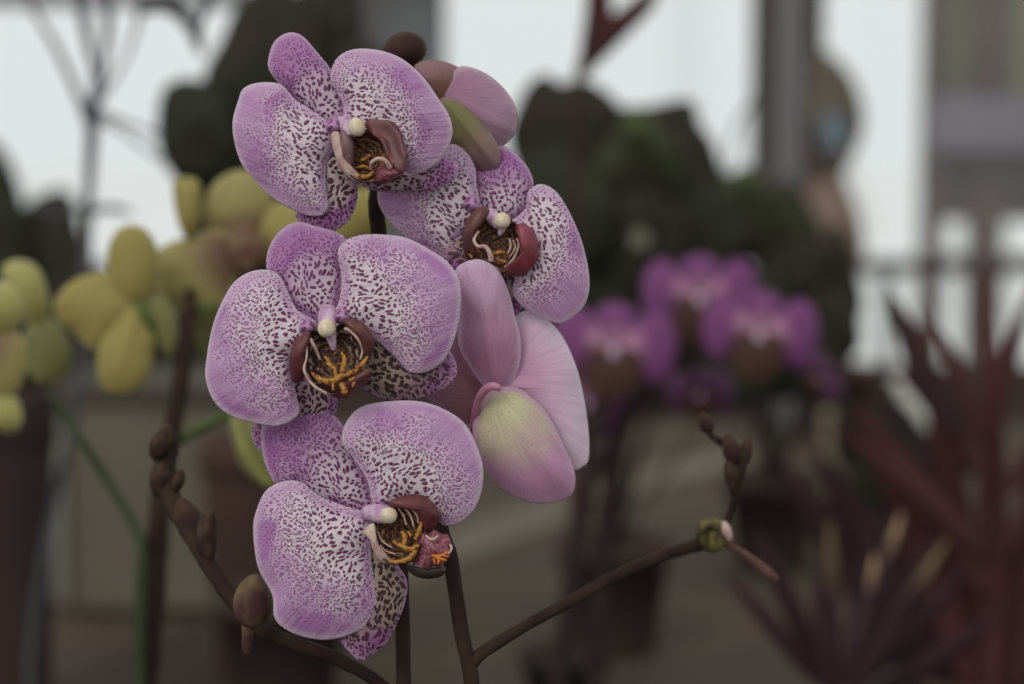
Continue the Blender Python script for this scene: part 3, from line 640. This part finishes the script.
# ---- leafy plants behind
DG = [plain('leaf_dark_a', (58, 60, 48), .3, 12, .6, .2, .1, rgb2=(50, 50, 42)), plain('leaf_dark_b', (60, 52, 46), .3, 12, .6, .2, .1, rgb2=(54, 56, 46)), plain('leaf_dark_c', (66, 70, 52), .3, 10, .6, .2, .12, rgb2=(56, 54, 44))]
LG = plain('leaf_mid_green', (84, 92, 60), .3, 14, .6, .2, .08, rgb2=(64, 66, 50))
DK = plain('leaf_very_dark', (54, 46, 43), .2, 12, .7, .15, .04, rgb2=(50, 48, 42))
TWIG = plain('twig_grey', (84, 84, 86), .2, 30, .7, .2)
def pot_base(t, px, y, r, h, mat): 
    b = Vector((wx(px, y), y, BZ + .002)); pot('pot', t, b, r, h, mat); return b

def leafy(label, base_px, D, leaves, cat='plant', name='leafy_plant', potmat=None, stem=DK, r=.07):
    y = D * CP; b = Vector((wx(base_px, y), y, BZ + .002)); t = empty(name, b, label=label, cat=cat)
    pot('pot', t, b, r, .13, potmat or WALLD)
    top = b + Vector((0, 0, .11))
    for i, (pts, root, m, dz) in enumerate(leaves):
        lf = blade('leaf', t, pts, root, m, D=D + dz, bulge=14, curl=8, lift=10, ripple=4, thick=1.2, n=44, rings=8, seed=i, keel=6)
        rt3 = at(root[0], root[1], D + dz); mid = (top + rt3) / 2 + Vector((0, 0, .04)); C = []
        for q in range(11):
            s = q / 10; C.append(top * (1 - s) ** 2 + mid * 2 * s * (1 - s) + rt3 * s * s)
        v, f = ring_tube(C, [.0032 - .0012 * q / 10 for q in range(11)], 7); mesh('petiole', v, f, stem, t)
    return t

rnd = random.Random(11)
# dark plant behind the right bloom
lv = [([(508, 140), (516, 108), (530, 82), (548, 74), (560, 84), (577, 79), (598, 86), (622, 112), (612, 160), (570, 195), (525, 180)], (560, 185), DG[1], 0),
      ([(596, 130), (612, 108), (640, 108), (668, 102), (693, 101), (700, 125), (712, 140), (722, 182), (690, 200), (635, 185)], (650, 195), DG[1], .05),
      ([(600, 150), (618, 125), (642, 120), (668, 130), (684, 158), (676, 190), (645, 205), (600, 200), (585, 175)], (645, 205), DG[2], -.04),
      ([(622, 128), (628, 110), (640, 106), (652, 118), (664, 150), (660, 178), (648, 165), (636, 142)], (660, 178), LG, -.08),
      ([(505, 180), (540, 150), (590, 165), (615, 210), (600, 260), (550, 270), (515, 240)], (560, 265), DG[0], -.08),
      ([(570, 200), (620, 180), (670, 200), (690, 250), (650, 290), (600, 280)], (630, 285), DG[1], -.04),
      ([(660, 190), (700, 175), (735, 200), (740, 250), (700, 280), (665, 250)], (700, 280), DG[0], 0),
      ([(520, 250), (570, 240), (620, 265), (640, 320), (600, 350), (545, 330)], (590, 350), DG[0], -.02),
      ([(620, 270), (680, 250), (730, 280), (730, 330), (680, 360), (630, 340)], (670, 360), DG[1], .02),
      ([(500, 200), (520, 230), (545, 300), (560, 370), (530, 380), (500, 300)], (540, 380), DG[1], .05),
      ([(590, 330), (640, 320), (700, 330), (720, 380), (680, 410), (610, 400)], (650, 410), DG[1], .05),
      ([(690, 330), (740, 320), (770, 350), (760, 400), (710, 410), (685, 370)], (725, 410), DG[1], .05)]
darkplant = leafy('large dark leafy plant rising behind the right spotted bloom', 615, 2.45, lv)
# greens further right
lv = [([(700, 215), (715, 185), (738, 170), (765, 178), (775, 205), (760, 245), (720, 250)], (735, 255), DG[2], 0), ([(722, 205), (728, 180), (744, 166), (762, 176), (752, 192), (738, 206)], (724, 210), LG, -.1)]
for (x, y, L, w, a, m) in ((730, 260, 80, 30, 60, DG[2]), (770, 270, 85, 30, 80, DG[2]), (800, 270, 95, 28, 100, DG[0]), (760, 300, 90, 32, 40, DG[1]), (720, 310, 80, 30, 120, DG[2]), (800, 300, 80, 28, 55, DG[1]), (740, 350, 90, 34, 70, DG[0]), (790, 350, 90, 36, 90, DG[2]), (830, 340, 90, 28, 80, DG[1]), (700, 360, 80, 34, 100, DG[1]), (820, 400, 90, 34, 100, DG[1]), (770, 400, 90, 36, 70, DG[1]), (850, 360, 80, 22, 110, DG[1]), (840, 290, 70, 20, 95, DG[1])):
    lv.append((outline(x, y, L, w, a), (x, y), m, rnd.uniform(-.15, .2)))
greenplant = leafy('green bushy plant filling the gap beside the grey post', 775, 2.95, lv)
# dark plants on the left
lv = [([(158, 112), (168, 84), (198, 80), (226, 98), (236, 140), (218, 182), (182, 184), (160, 152)], (215, 190), DG[0], -.03),
      ([(204, 76), (222, 40), (236, 8), (262, -14), (300, -6), (328, 40), (305, 110), (255, 130), (215, 108)], (270, 130), DG[1], 0),
      ([(285, 10), (310, -15), (348, -20), (362, 20), (350, 70), (320, 100), (295, 70)], (325, 110), DG[1], .04),
      ([(215, 130), (250, 100), (300, 100), (345, 150), (340, 220), (290, 240), (235, 200)], (290, 245), DG[1], .06),
      ([(190, 190), (240, 180), (280, 220), (270, 280), (220, 290), (195, 250)], (235, 295), DG[1], .03),
      ([(320, 60), (370, 40), (390, 90), (380, 200), (345, 240), (320, 160)], (350, 250), DG[1], .03)]
leafy('dark broad leaved plant behind the topmost spotted bloom', 280, 2.15, lv)
lv = [([(-40, 150), (-10, 140), (8, 158), (22, 195), (28, 240), (18, 285), (-20, 300)], (0, 300), DG[0], -.04),
      ([(20, 225), (32, 200), (52, 190), (72, 193), (80, 225), (92, 270), (70, 320), (30, 310)], (55, 325), DG[1], 0)]
for (x, y, L, w, a) in ((10, 340, 90, 34, 80), (60, 340, 90, 36, 60), (110, 350, 80, 36, 80), (150, 350, 90, 36, 90), (190, 350, 90, 36, 80), (230, 350, 100, 36, 90), (30, 400, 90, 40, 80), (85, 400, 90, 42, 90), (140, 398, 90, 40, 80), (200, 400, 90, 40, 90), (260, 400, 100, 40, 80), (300, 360, 90, 36, 90), (0, 400, 90, 40, 110)):
    lv.append((outline(x, y, L, w, a), (x, y), DG[1] if x % 3 else DK, rnd.uniform(-.1, .15)))
leafy('dark low plant behind the yellow blooms at the left edge', 90, 3.3, lv, r=.1)

# plant with a broad brown leaf right of the grey post, and a thin twig
t = empty('potted_tree', (wx(835, 4.35), 4.35, BZ + .002), label='tall brown leaved plant right beside the grey post', cat='plant')
pot('pot', t, (wx(835, 4.35), 4.35, BZ + .002), .09, .15, BRN)
GB = plain('leaf_grey_brown', (104, 98, 86), .2, 6, .7, .1, .05, rgb2=(84, 74, 68)); TB = plain('leaf_tan', (134, 114, 102), .2, 6, .7, .1, .05)
blade('leaf', t, [(815, 50), (838, 60), (856, 85), (864, 118), (856, 150), (838, 180), (812, 190), (806, 110)], (820, 190), GB, D=4.35, bulge=30, curl=15, ripple=6, thick=2, n=44, rings=8)
blade('leaf', t, [(812, 170), (835, 165), (850, 190), (862, 225), (862, 270), (835, 300), (812, 290), (805, 220)], (830, 300), TB, D=4.36, bulge=30, curl=15, ripple=6, thick=2, n=44, rings=8)
tube('trunk', t, [(830, 425, 4.36, 6), (826, 380, 4.38, 6), (822, 280, 4.39, 5), (820, 190, 4.40, 4), (822, 100, 4.40, 3)], BRN)
tg = box('plant_tag', None, at(834, 132, 4.30), (.022, .004, .034), plain('tag_blue', (100, 122, 138), .1, 8, .5, .2), bev=.004, label='small pale blue tag hanging beside the grey post', cat='tag')
tube('twig', t, [(822, 108, 4.30, .8), (840, 145, 3.6, 1.2), (858, 180, 3.3, 1.2), (877, 236, 3.1, .7)], plain('twig_pale', (150, 146, 136), .1, 10, .6, .2), label='thin pale twig')

# dry branches in front of the left window
tw = empty('dry_branch', (wx(30, 1.8), 1.8, BZ + .002), label='bare grey branches in front of the left window', cat='branch')
BD = 1.75
pot('pot', tw, (wx(30, 1.8), 1.8, BZ + .002), .06, .09, DK)
tube('stem', tw, [(30, 765, 1.82, 4), (32, 640, 1.82, 4), (55, 500, 1.8, 4), (78, 400, BD, 4), (86, 300, BD, 5), (87, 230, BD, 5), (90, 170, BD, 5.5), (92, 120, BD, 6.5), (90, 100, BD, 4)], TWIG)
for q in ([(92, 125, 7), (78, 95, 4), (60, 55, 3.5), (40, 20, 3), (18, -15, 3)], [(92, 112, 5), (95, 80, 3.5), (88, 40, 5), (78, -10, 6)], [(94, 112, 5), (104, 60, 4), (108, 20, 5), (100, -20, 6)], [(95, 108, 3), (125, 60, 2), (140, 10, 3), (135, -20, 3)],
          [(95, 118, 3), (120, 130, 2), (150, 152, 2), (172, 165, 1.5)], [(98, 112, 3), (140, 128, 2), (175, 140, 1.6)], [(87, 215, 4), (105, 208, 4), (130, 212, 3)], [(87, 205, 3), (60, 215, 3), (30, 205, 2)],
          [(140, 12, 3), (165, 8, 5), (185, 18, 7), (196, 35, 7), (200, 52, 3)], [(196, 30, 4), (205, 10, 5), (218, -12, 6)]):
    tube('twig', tw, [(x, y, BD + .02 * i, r) for i, (x, y, r) in enumerate(q)], TWIG, nr=8)

# twig in front of the middle window, thin cord
tube('twig', greenplant, [(715, 230, 2.95, 2), (725, 175, 2.9, 2), (735, 130, 2.9, 2), (752, 100, 2.9, 2), (765, 60, 2.9, 2)], DK, nr=8, label='thin dark curved twig')

# red leaf spear at the top
rl = empty('red_leaf_plant', (wx(566, 2.16), 2.16, BZ + .002), label='dark red pointed leaf on a thin stalk at the top edge', cat='plant')
REDL = plain('leaf_red_dark', (84, 50, 50), .2, 14, .6, .2, .2, rgb2=(70, 46, 46))
pot('pot', rl, (wx(566, 2.16), 2.16, BZ + .002), .05, .06, DK)
tube('stalk', rl, [(566, 680, 2.16, 4), (572, 520, 2.15, 4), (576, 300, 2.12, 4), (577, 150, 2.1, 3), (578, 62, 2.1, 2.5)], REDL)
blade('leaf', rl, [(578, 82), (580, 50), (585, 15), (590, -30), (612, -34), (612, 0), (610, 30), (596, 60)], (579, 78), REDL, D=2.1, bulge=6, curl=4, thick=1, n=40, rings=8)
blade('leaf', rl, [(579, 80), (588, 48), (602, 24), (622, 8), (655, -16), (654, 6), (630, 32), (604, 58)], (580, 76), REDL, D=2.09, bulge=6, curl=4, thick=1, n=40, rings=8)

# ---- yellow orchid
YD = 1.12
yo = empty('orchid', (wx(148, YD), YD, BZ + .002), label='yellow green orchid with several out of focus blooms and brown stem', cat='orchid')
YL = veined('yellow_petal', (164, 150, 88), (160, 146, 84), (172, 160, 98), (130, 118, 72), d0=.2, d1=.9)
YB = veined('yellow_petal_blotched', (124, 96, 76), (166, 156, 98), (178, 170, 110), (112, 82, 70), d0=.2, d1=.75, speck=.6)
YR = veined('yellow_petal_bright', (156, 148, 86), (174, 168, 104), (198, 192, 140), (134, 124, 76), d0=.2, d1=.9)
YG = veined('yellow_petal_olive', (120, 118, 72), (132, 130, 80), (142, 140, 88), (110, 106, 68), d0=.2, d1=.9)
y6 = crop(0, 150, 1.954)
def bl(name, par, cf, pts, root, mat, D=YD, **k):
    a = dict(layer=0, lift=2, bulge=5, curl=2, thick=.7, n=56, rings=12); a.update(k)
    return blade(name, par, cf(pts), one(cf, *root), mat, D=D, **a)
f1 = empty('flower', at(133, 300, YD), yo, label='yellow bloom seen half from behind, rounded upper petal')
bl('sepal', f1, y6, [(210,200),(222,168),(240,150),(270,148),(296,168),(307,200),(304,250),(288,290),(262,305),(235,290),(215,255)], (268,300), YL, keel=-1)
bl('petal', f1, y6, [(106,300),(128,268),(165,246),(212,240),(250,262),(282,298),(262,345),(225,365),(190,392),(165,378),(140,352),(116,335)], (270,300), YL, layer=-3)
bl('sepal', f1, y6, [(268,300),(300,350),(300,395),(290,440),(262,470),(215,474),(192,440),(195,380),(225,340)], (268,300), YL, layer=3, keel=-1)
bl('petal', f1, y6, [(272,300),(310,285),(340,310),(348,360),(338,405),(312,385),(290,345)], (270,300), YG, layer=-2)
tube('pedicel', f1, [(137, 303, YD - .005, 4), (146, 318, YD - .006, 4), (155, 335, YD, 4), (166, 350, YD + .01, 3.5), (176, 362, YD + .02, 3)], STEMG, label='light green flower stalk')
f2 = empty('flower', at(235, 240, YD + .04), yo, label='yellow bloom with brown blotched middle behind the spotted blooms')
bl('petal', f2, y6, [(292,220),(318,188),(368,170),(420,155),(460,170),(470,220),(455,280),(425,320),(390,337),(348,320),(308,285)], (468,200), YB, D=YD + .04, layer=4)
bl('sepal', f2, y6, [(395,135),(405,88),(435,52),(480,40),(520,60),(535,120),(515,170),(480,205),(425,170)], (480,200), YB, D=YD + .04)
bl('sepal', f2, y6, [(375,345),(420,300),(470,260),(500,300),(480,380),(440,430),(400,405)], (478,215), YG, D=YD + .04, layer=-3)
f_ = lambda p: p
bl('petal', f2, f_, [(248, 235), (262, 212), (290, 200), (340, 200), (366, 190), (376, 215), (352, 240), (300, 262), (262, 262)], (247, 250), YL, D=YD + .04, layer=1)
bl('lip', f2, f_, [(228, 235), (240, 225), (256, 228), (266, 245), (258, 268), (240, 275), (228, 258)], (245, 232), plain('yellow_lip', (116, 96, 74), .2, 90, .6, .1, rgb2=(90, 62, 52)), D=YD + .03, layer=6, n=36)
f3 = empty('flower', at(186, 205, YD + .03), yo, label='narrow upright yellow petal between the two bigger yellow blooms')
bl('petal', f3, y6, [(338,68),(352,56),(380,56),(392,75),(392,115),(382,160),(362,170),(346,130)], (368,170), YL, D=YD + .03)
tube('pedicel', f3, [(188, 236, YD + .035, 3), (190, 262, YD + .04, 3), (188, 300, YD + .04, 3)], STEMG)
f4 = empty('flower', at(2, 350, YD - .02), yo, label='pale yellow bloom cut off by the left edge of the photo')
bl('petal', f4, y6, [(-60,300),(-20,268),(8,258),(32,275),(44,305),(36,345),(0,370),(-45,350)], (-30,345), YR, D=YD - .02, layer=3)
bl('petal', f4, y6, [(-50,360),(0,345),(30,352),(50,385),(50,430),(38,465),(10,480),(-40,450)], (-40,370), YB, D=YD - .02, layer=2)
bl('sepal', f4, y6, [(-30,460),(10,478),(32,485),(44,520),(32,548),(0,548),(-30,520)], (-35,400), YR, D=YD - .02)
f5 = empty('flower', at(35, 330, YD + .06), yo, label='yellow green bloom between the cut off bloom and the rounded one')
bl('sepal', f5, y6, [(5,240),(18,220),(48,217),(74,232),(90,270),(96,320),(78,345),(45,330),(22,290)], (82,345), YR, D=YD + .06)
bl('petal', f5, y6, [(45,370),(60,340),(100,328),(130,365),(138,415),(118,450),(78,455),(50,425)], (85,335), YG, D=YD + .06)
f7 = empty('flower', at(372, 215, YD + .06), yo, label='yellow bloom showing between the top and middle spotted blooms')
bl('sepal', f7, f_, [(330, 232), (338, 205), (356, 190), (380, 192), (392, 212), (380, 240), (352, 248)], (352, 246), YL, D=YD + .06)
bl('petal', f7, f_, [(300, 240), (310, 212), (332, 208), (350, 222), (352, 246), (325, 258)], (352, 246), YR, D=YD + .06, layer=-2)
tube('pedicel', f7, [(352, 246, YD + .062, 4), (330, 262, YD + .06, 4), (290, 285, YD + .06, 4), (240, 300, YD + .05, 4), (196, 312, YD + .02, 4)], STEMG)
f6 = empty('flower', at(252, 455, YD - .05), yo, label='curled yellow bud petal below the middle spotted bloom')
bl('petal', f6, f_, [(231, 430), (233, 415), (246, 408), (262, 415), (276, 440), (282, 470), (276, 490), (258, 482), (240, 462)], (250, 412), YG, D=YD - .05, bulge=9, curl=3)
tube('petal_rim', f6, [(236, 420, YD - .055, 3), (241, 440, YD - .057, 4), (252, 462, YD - .057, 4.5), (268, 482, YD - .055, 4), (276, 487, YD - .05, 2)], plain('yellow_rim', (146, 142, 82), .2, 60, .5, .2), label='bright yellow curled rim')
tube('pedicel', f6, [(244, 410, YD - .04, 3.5), (225, 416, YD - .03, 5), (208, 425, YD - .02, 5), (190, 434, YD, 5), (172, 446, YD + .01, 4)], STEMG, label='light green flower stalk')
zb = at(148, 700, YD)
tube('stem', yo, [(152, 1080, YD + .02, 9), (146, 820, YD, 10), (148, 690, YD, 10.5), (154, 600, YD, 11), (158, 530, YD, 11), (163, 480, YD, 10), (172, 430, YD, 9), (182, 370, YD, 9), (188, 318, YD + .01, 8), (190, 290, YD + .03, 4)], STEM, nr=14)
tube('stem', yo, [(142, 1080, YD - .01, 4), (140, 700, YD - .015, 5), (140, 600, YD - .015, 5.5), (142, 552, YD - .015, 5.5), (134, 525, YD - .01, 4.5), (112, 488, YD, 4.5), (85, 446, YD, 4.5), (66, 420, YD + .01, 4), (50, 395, YD + .04, 3)], plain('stem_green_dark', (60, 68, 48), .2, 60, .6, .2), label='green side stem')
pot('pot', yo, (wx(148, YD), YD, BZ + .002), .065, .12, BRN)
for a_ in (190, 350, 150): strap('leaf', yo, Vector((wx(148, YD), YD, BZ + .10)), a_, .15, .027, .03, LEAF)

# ---- purple orchid further back
PD = 1.62
po = empty('orchid', (wx(600, PD), PD, BZ + .002), label='vivid purple orchid cluster blurred behind the spotted blooms', cat='orchid')
PU = veined('purple_petal', (184, 134, 160), (128, 72, 124), (112, 62, 108), (106, 54, 100), d0=.25, d1=.62)
PUD = veined('purple_sepal', (104, 60, 94), (98, 56, 92), (94, 54, 88), (84, 48, 76), d0=.2, d1=.7)
PLIP = plain('purple_lip', (72, 50, 50), .2, 60, .5, .3, rgb2=(76, 56, 46))
def pflower(cx, cy, w, rot, D, lab, lower=True, tw=0., mat=PU):
    f = empty('flower', at(cx, cy, D), po, label=lab); a = math.radians(rot)
    def T(pts): return [(cx + (x * math.cos(a) - y * math.sin(a)) * w, cy + (x * math.sin(a) + y * math.cos(a)) * w) for x, y in pts]
    kw = dict(D=D, bulge=5, curl=3, thick=.7, n=52, rings=10, ripple=.6)
    rt = T([(0, 0)])[0]
    blade('sepal', f, T([(0, .04), (-.17, -.13), (-.18, -.30), (0, -.38), (.18, -.30), (.17, -.13)]), rt, mat, layer=0, **kw)
    blade('petal', f, T([(.0, .05), (-.12, -.14), (-.32, -.33), (-.48, -.28), (-.56, -.06), (-.52, .20), (-.38, .34), (-.26, .26), (-.16, .12)]), rt, mat, layer=4, twist=tw, **kw)
    blade('petal', f, T([(.0, .05), (.16, .12), (.26, .26), (.38, .34), (.52, .20), (.56, -.06), (.48, -.28), (.32, -.33), (.12, -.14)]), rt, mat, layer=4, twist=tw, **kw)
    if lower:
        for s in (-1, 1): blade('sepal', f, T([(0, 0), (s * .05, .25), (s * .10, .5), (s * .22, .56), (s * .32, .42), (s * .24, .18)]), rt, PUD, layer=-3, **kw)
    blade('lip', f, T([(-.10, .02), (-.24, .08), (-.25, .32), (-.10, .48), (.10, .48), (.25, .32), (.24, .08), (.10, .02)]), T([(0, .08)])[0], PLIP, layer=8, D=D, bulge=8, curl=-2, thick=1, n=40, rings=8)
    blob('column', f, *T([(0, .06)])[0], D - .012, .05 * w, .07 * w, PINKC)
    return f
pflower(614, 345, 112, 4, PD, 'purple bloom nearest the pink rear view bloom', lower=False)
pflower(700, 294, 104, 0, PD + .06, 'topmost purple bloom of the cluster', lower=False)
pflower(760, 330, 104, 6, PD, 'right purple bloom with pale pink middle', lower=False)
pflower(590, 400, 86, 20, PD + .05, 'purple bloom half hidden by the pink rear view bloom', lower=True)
pflower(700, 392, 60, 0, PD + .14, 'dim purple bloom low in the cluster', lower=False, mat=PUD)
pflower(822, 378, 44, 60, PD + .10, 'small purple bloom turned sideways at the cluster right end', lower=False, mat=PUD)
STK = plain('stem_darkest', (54, 44, 42), .2, 60, .7, .1)
tube('stem', po, [(552, 800, PD, 10), (550, 760, PD, 10), (556, 700, PD, 11), (572, 580, PD, 10), (590, 470, PD, 9), (604, 400, PD + .01, 8), (640, 350, PD + .05, 5), (690, 310, PD + .07, 4)], STK, nr=14)
tube('stem', po, [(590, 800, PD + .02, 9), (592, 760, PD + .02, 10), (594, 690, PD + .02, 10), (600, 580, PD + .02, 10), (612, 480, PD + .03, 9), (626, 420, PD + .03, 9), (670, 370, PD + .05, 5), (740, 350, PD + .05, 4), (800, 372, PD + .08, 3.5)], STK, nr=14)
for q in ([(604, 410, PD + .03, 4), (608, 380, PD + .03, 4), (614, 352, PD + .02, 4)], [(740, 350, PD + .04, 3.5), (752, 345, PD + .03, 3.5), (760, 336, PD + .02, 3.5)], [(690, 312, PD + .08, 3.5), (698, 296, PD + .08, 3.5)], [(600, 430, PD + .05, 4), (590, 405, PD + .07, 4)], [(690, 366, PD + .08, 3), (700, 392, PD + .15, 3)]):
    tube('pedicel', po, q, STK, nr=8)
pot('pot', po, (wx(570, PD), PD, BZ + .002), .065, .11, BRN)
for a_ in (200, 340, 170, 20): strap('leaf', po, Vector((wx(570, PD), PD, BZ + .085)), a_, .14, .025, .02, LEAF)

# ---- bromeliads on the right
def gradleaf(name, c0, c1, p0=.72, p1=.95):
    n = N(name); loc, lx, ly = n.uv('loc'); _, s_, d_ = n.uv('shape')
    w = n.math('MULTIPLY', n.math('SUBTRACT', n.noise(loc, .08, 2.0), .5), .2)
    return n.surf(n.mix(n.step(n.math('ADD', d_, w), p0, p1), lin(c0), lin(c1)), .5, .25, .1)
RB = plain('bromeliad_red', (84, 50, 53), .2, 16, .6, .2, .1, rgb2=(74, 48, 48)); RBD = plain('bromeliad_dark', (64, 48, 46), .2, 16, .6, .2, .1, rgb2=(56, 42, 44))
TIPA = gradleaf('bromeliad_maroon_tan_tip', (62, 40, 46), (180, 146, 112)); TIPB = gradleaf('bromeliad_maroon_olive_tip', (68, 44, 48), (116, 98, 66), .5, .9); MRN = plain('bromeliad_maroon', (60, 42, 45), .2, 16, .6, .2, .1, rgb2=(58, 44, 46))
def spike_plant(label, bx, y, specs, D):
    t = empty('bromeliad', (wx(bx, y), y, BZ + .002), label=label, cat='plant')
    pot('pot', t, (wx(bx, y), y, BZ + .002), .06, .10, BRN)
    for i, (x, yy, L, w, a, b, m, dz) in enumerate(specs):
        blade('leaf', t, outline(x, yy, L, w, a, bend=b), (x, yy), m, D=D + dz, bulge=5, curl=3, ripple=1, thick=1, lift=-dz * 0, keel=3, n=52, rings=7, seed=i)
    return t
rbs = [(992, 735, 475, 15, 90, 0, RB, 0), (985, 720, 420, 17, 97, -.04, RB, .04), (1000, 720, 400, 17, 82, .04, RB, .03), (1000, 720, 370, 17, 70, .08, RB, .02), (985, 720, 340, 18, 108, -.08, RB, .02),
       (990, 600, 240, 13, 118, -.12, RB, -.03), (1000, 560, 260, 13, 60, .12, RB, -.03), (985, 560, 200, 12, 130, -.15, RB, -.05), (1000, 500, 190, 12, 55, .1, RB, -.05), (990, 480, 150, 11, 122, -.15, RB, -.06),
       (958, 440, 170, 15, 118, .06, RBD, -.08), (975, 720, 330, 22, 118, -.05, RBD, .06), (960, 720, 330, 22, 126, .02, RBD, .08), (1010, 720, 340, 22, 60, 0, RBD, .06), (975, 735, 335, 24, 106, 0, RBD, .1), (1015, 735, 315, 24, 78, 0, RBD, .1), (950, 735, 275, 24, 112, -.1, RBD, .1), (980, 440, 130, 9, 105, -.1, RB, -.07), (996, 420, 150, 9, 80, .1, RB, -.07), (935, 560, 130, 16, 100, .1, RBD, .05)]
spike_plant('tall red leaved bromeliad rising at the right edge', 992, 1.9, rbs, 1.9)
mbs = [(838, 690, 190, 8, 69, -.02, TIPA, 0), (850, 680, 175, 8, 52, -.06, TIPB, -.03), (836, 690, 172, 7, 92, 0, TIPB, .03), (842, 690, 140, 8, 68, -.15, TIPA, -.06), (830, 690, 170, 9, 112, -.04, MRN, 0), (825, 690, 160, 9, 128, -.05, MRN, -.02), (845, 690, 190, 9, 80, 0, MRN, .04), (850, 690, 180, 10, 40, -.12, MRN, -.03), (835, 700, 150, 11, 100, .05, MRN, -.06), (850, 700, 140, 11, 62, .05, MRN, -.07), (860, 700, 170, 11, 25, -.12, MRN, -.03), (840, 690, 190, 8, 60, .04, MRN, .05), (830, 690, 180, 8, 118, .05, MRN, .05)]
spike_plant('low maroon bromeliad with pale leaf tips, bottom right', 840, 1.62, mbs, 1.62)
# pale bloom deep in the dark plant
PB = plain('pale_bloom', (118, 118, 102), .1, 20, .6, .2, .1)
pb2 = empty('flower', at(640, 240, 2.2), darkplant, label='tiny pale bloom')
for q in range(5):
    blade('petal', pb2, outline(640, 240, 12, 5, 90 + 72 * q), (640, 240), PB, D=2.2, bulge=1, thick=.6, n=20, rings=4)
tube('stalk', darkplant, [(640, 242, 2.205, 1.5), (642, 270, 2.3, 1.6), (640, 300, 2.42, 1.8)], DK, nr=7)
# little dark plant in front of the window foot
lv = [(outline(x, y, L, w, a), (x, y), m, d) for x, y, L, w, a, m, d in ((880, 470, 85, 22, 80, DK, 0), (910, 480, 78, 24, 95, DG[1], .05), (935, 480, 82, 24, 70, DK, 0), (900, 490, 76, 24, 110, DG[1], -.05), (950, 480, 90, 22, 60, DG[1], .05), (862, 480, 90, 20, 105, DK, .03), (925, 520, 90, 30, 90, DK, -.08), (880, 520, 90, 30, 95, DG[1], -.08))]
leafy('low dark plant just below the white window gap', 915, 3.4, lv)
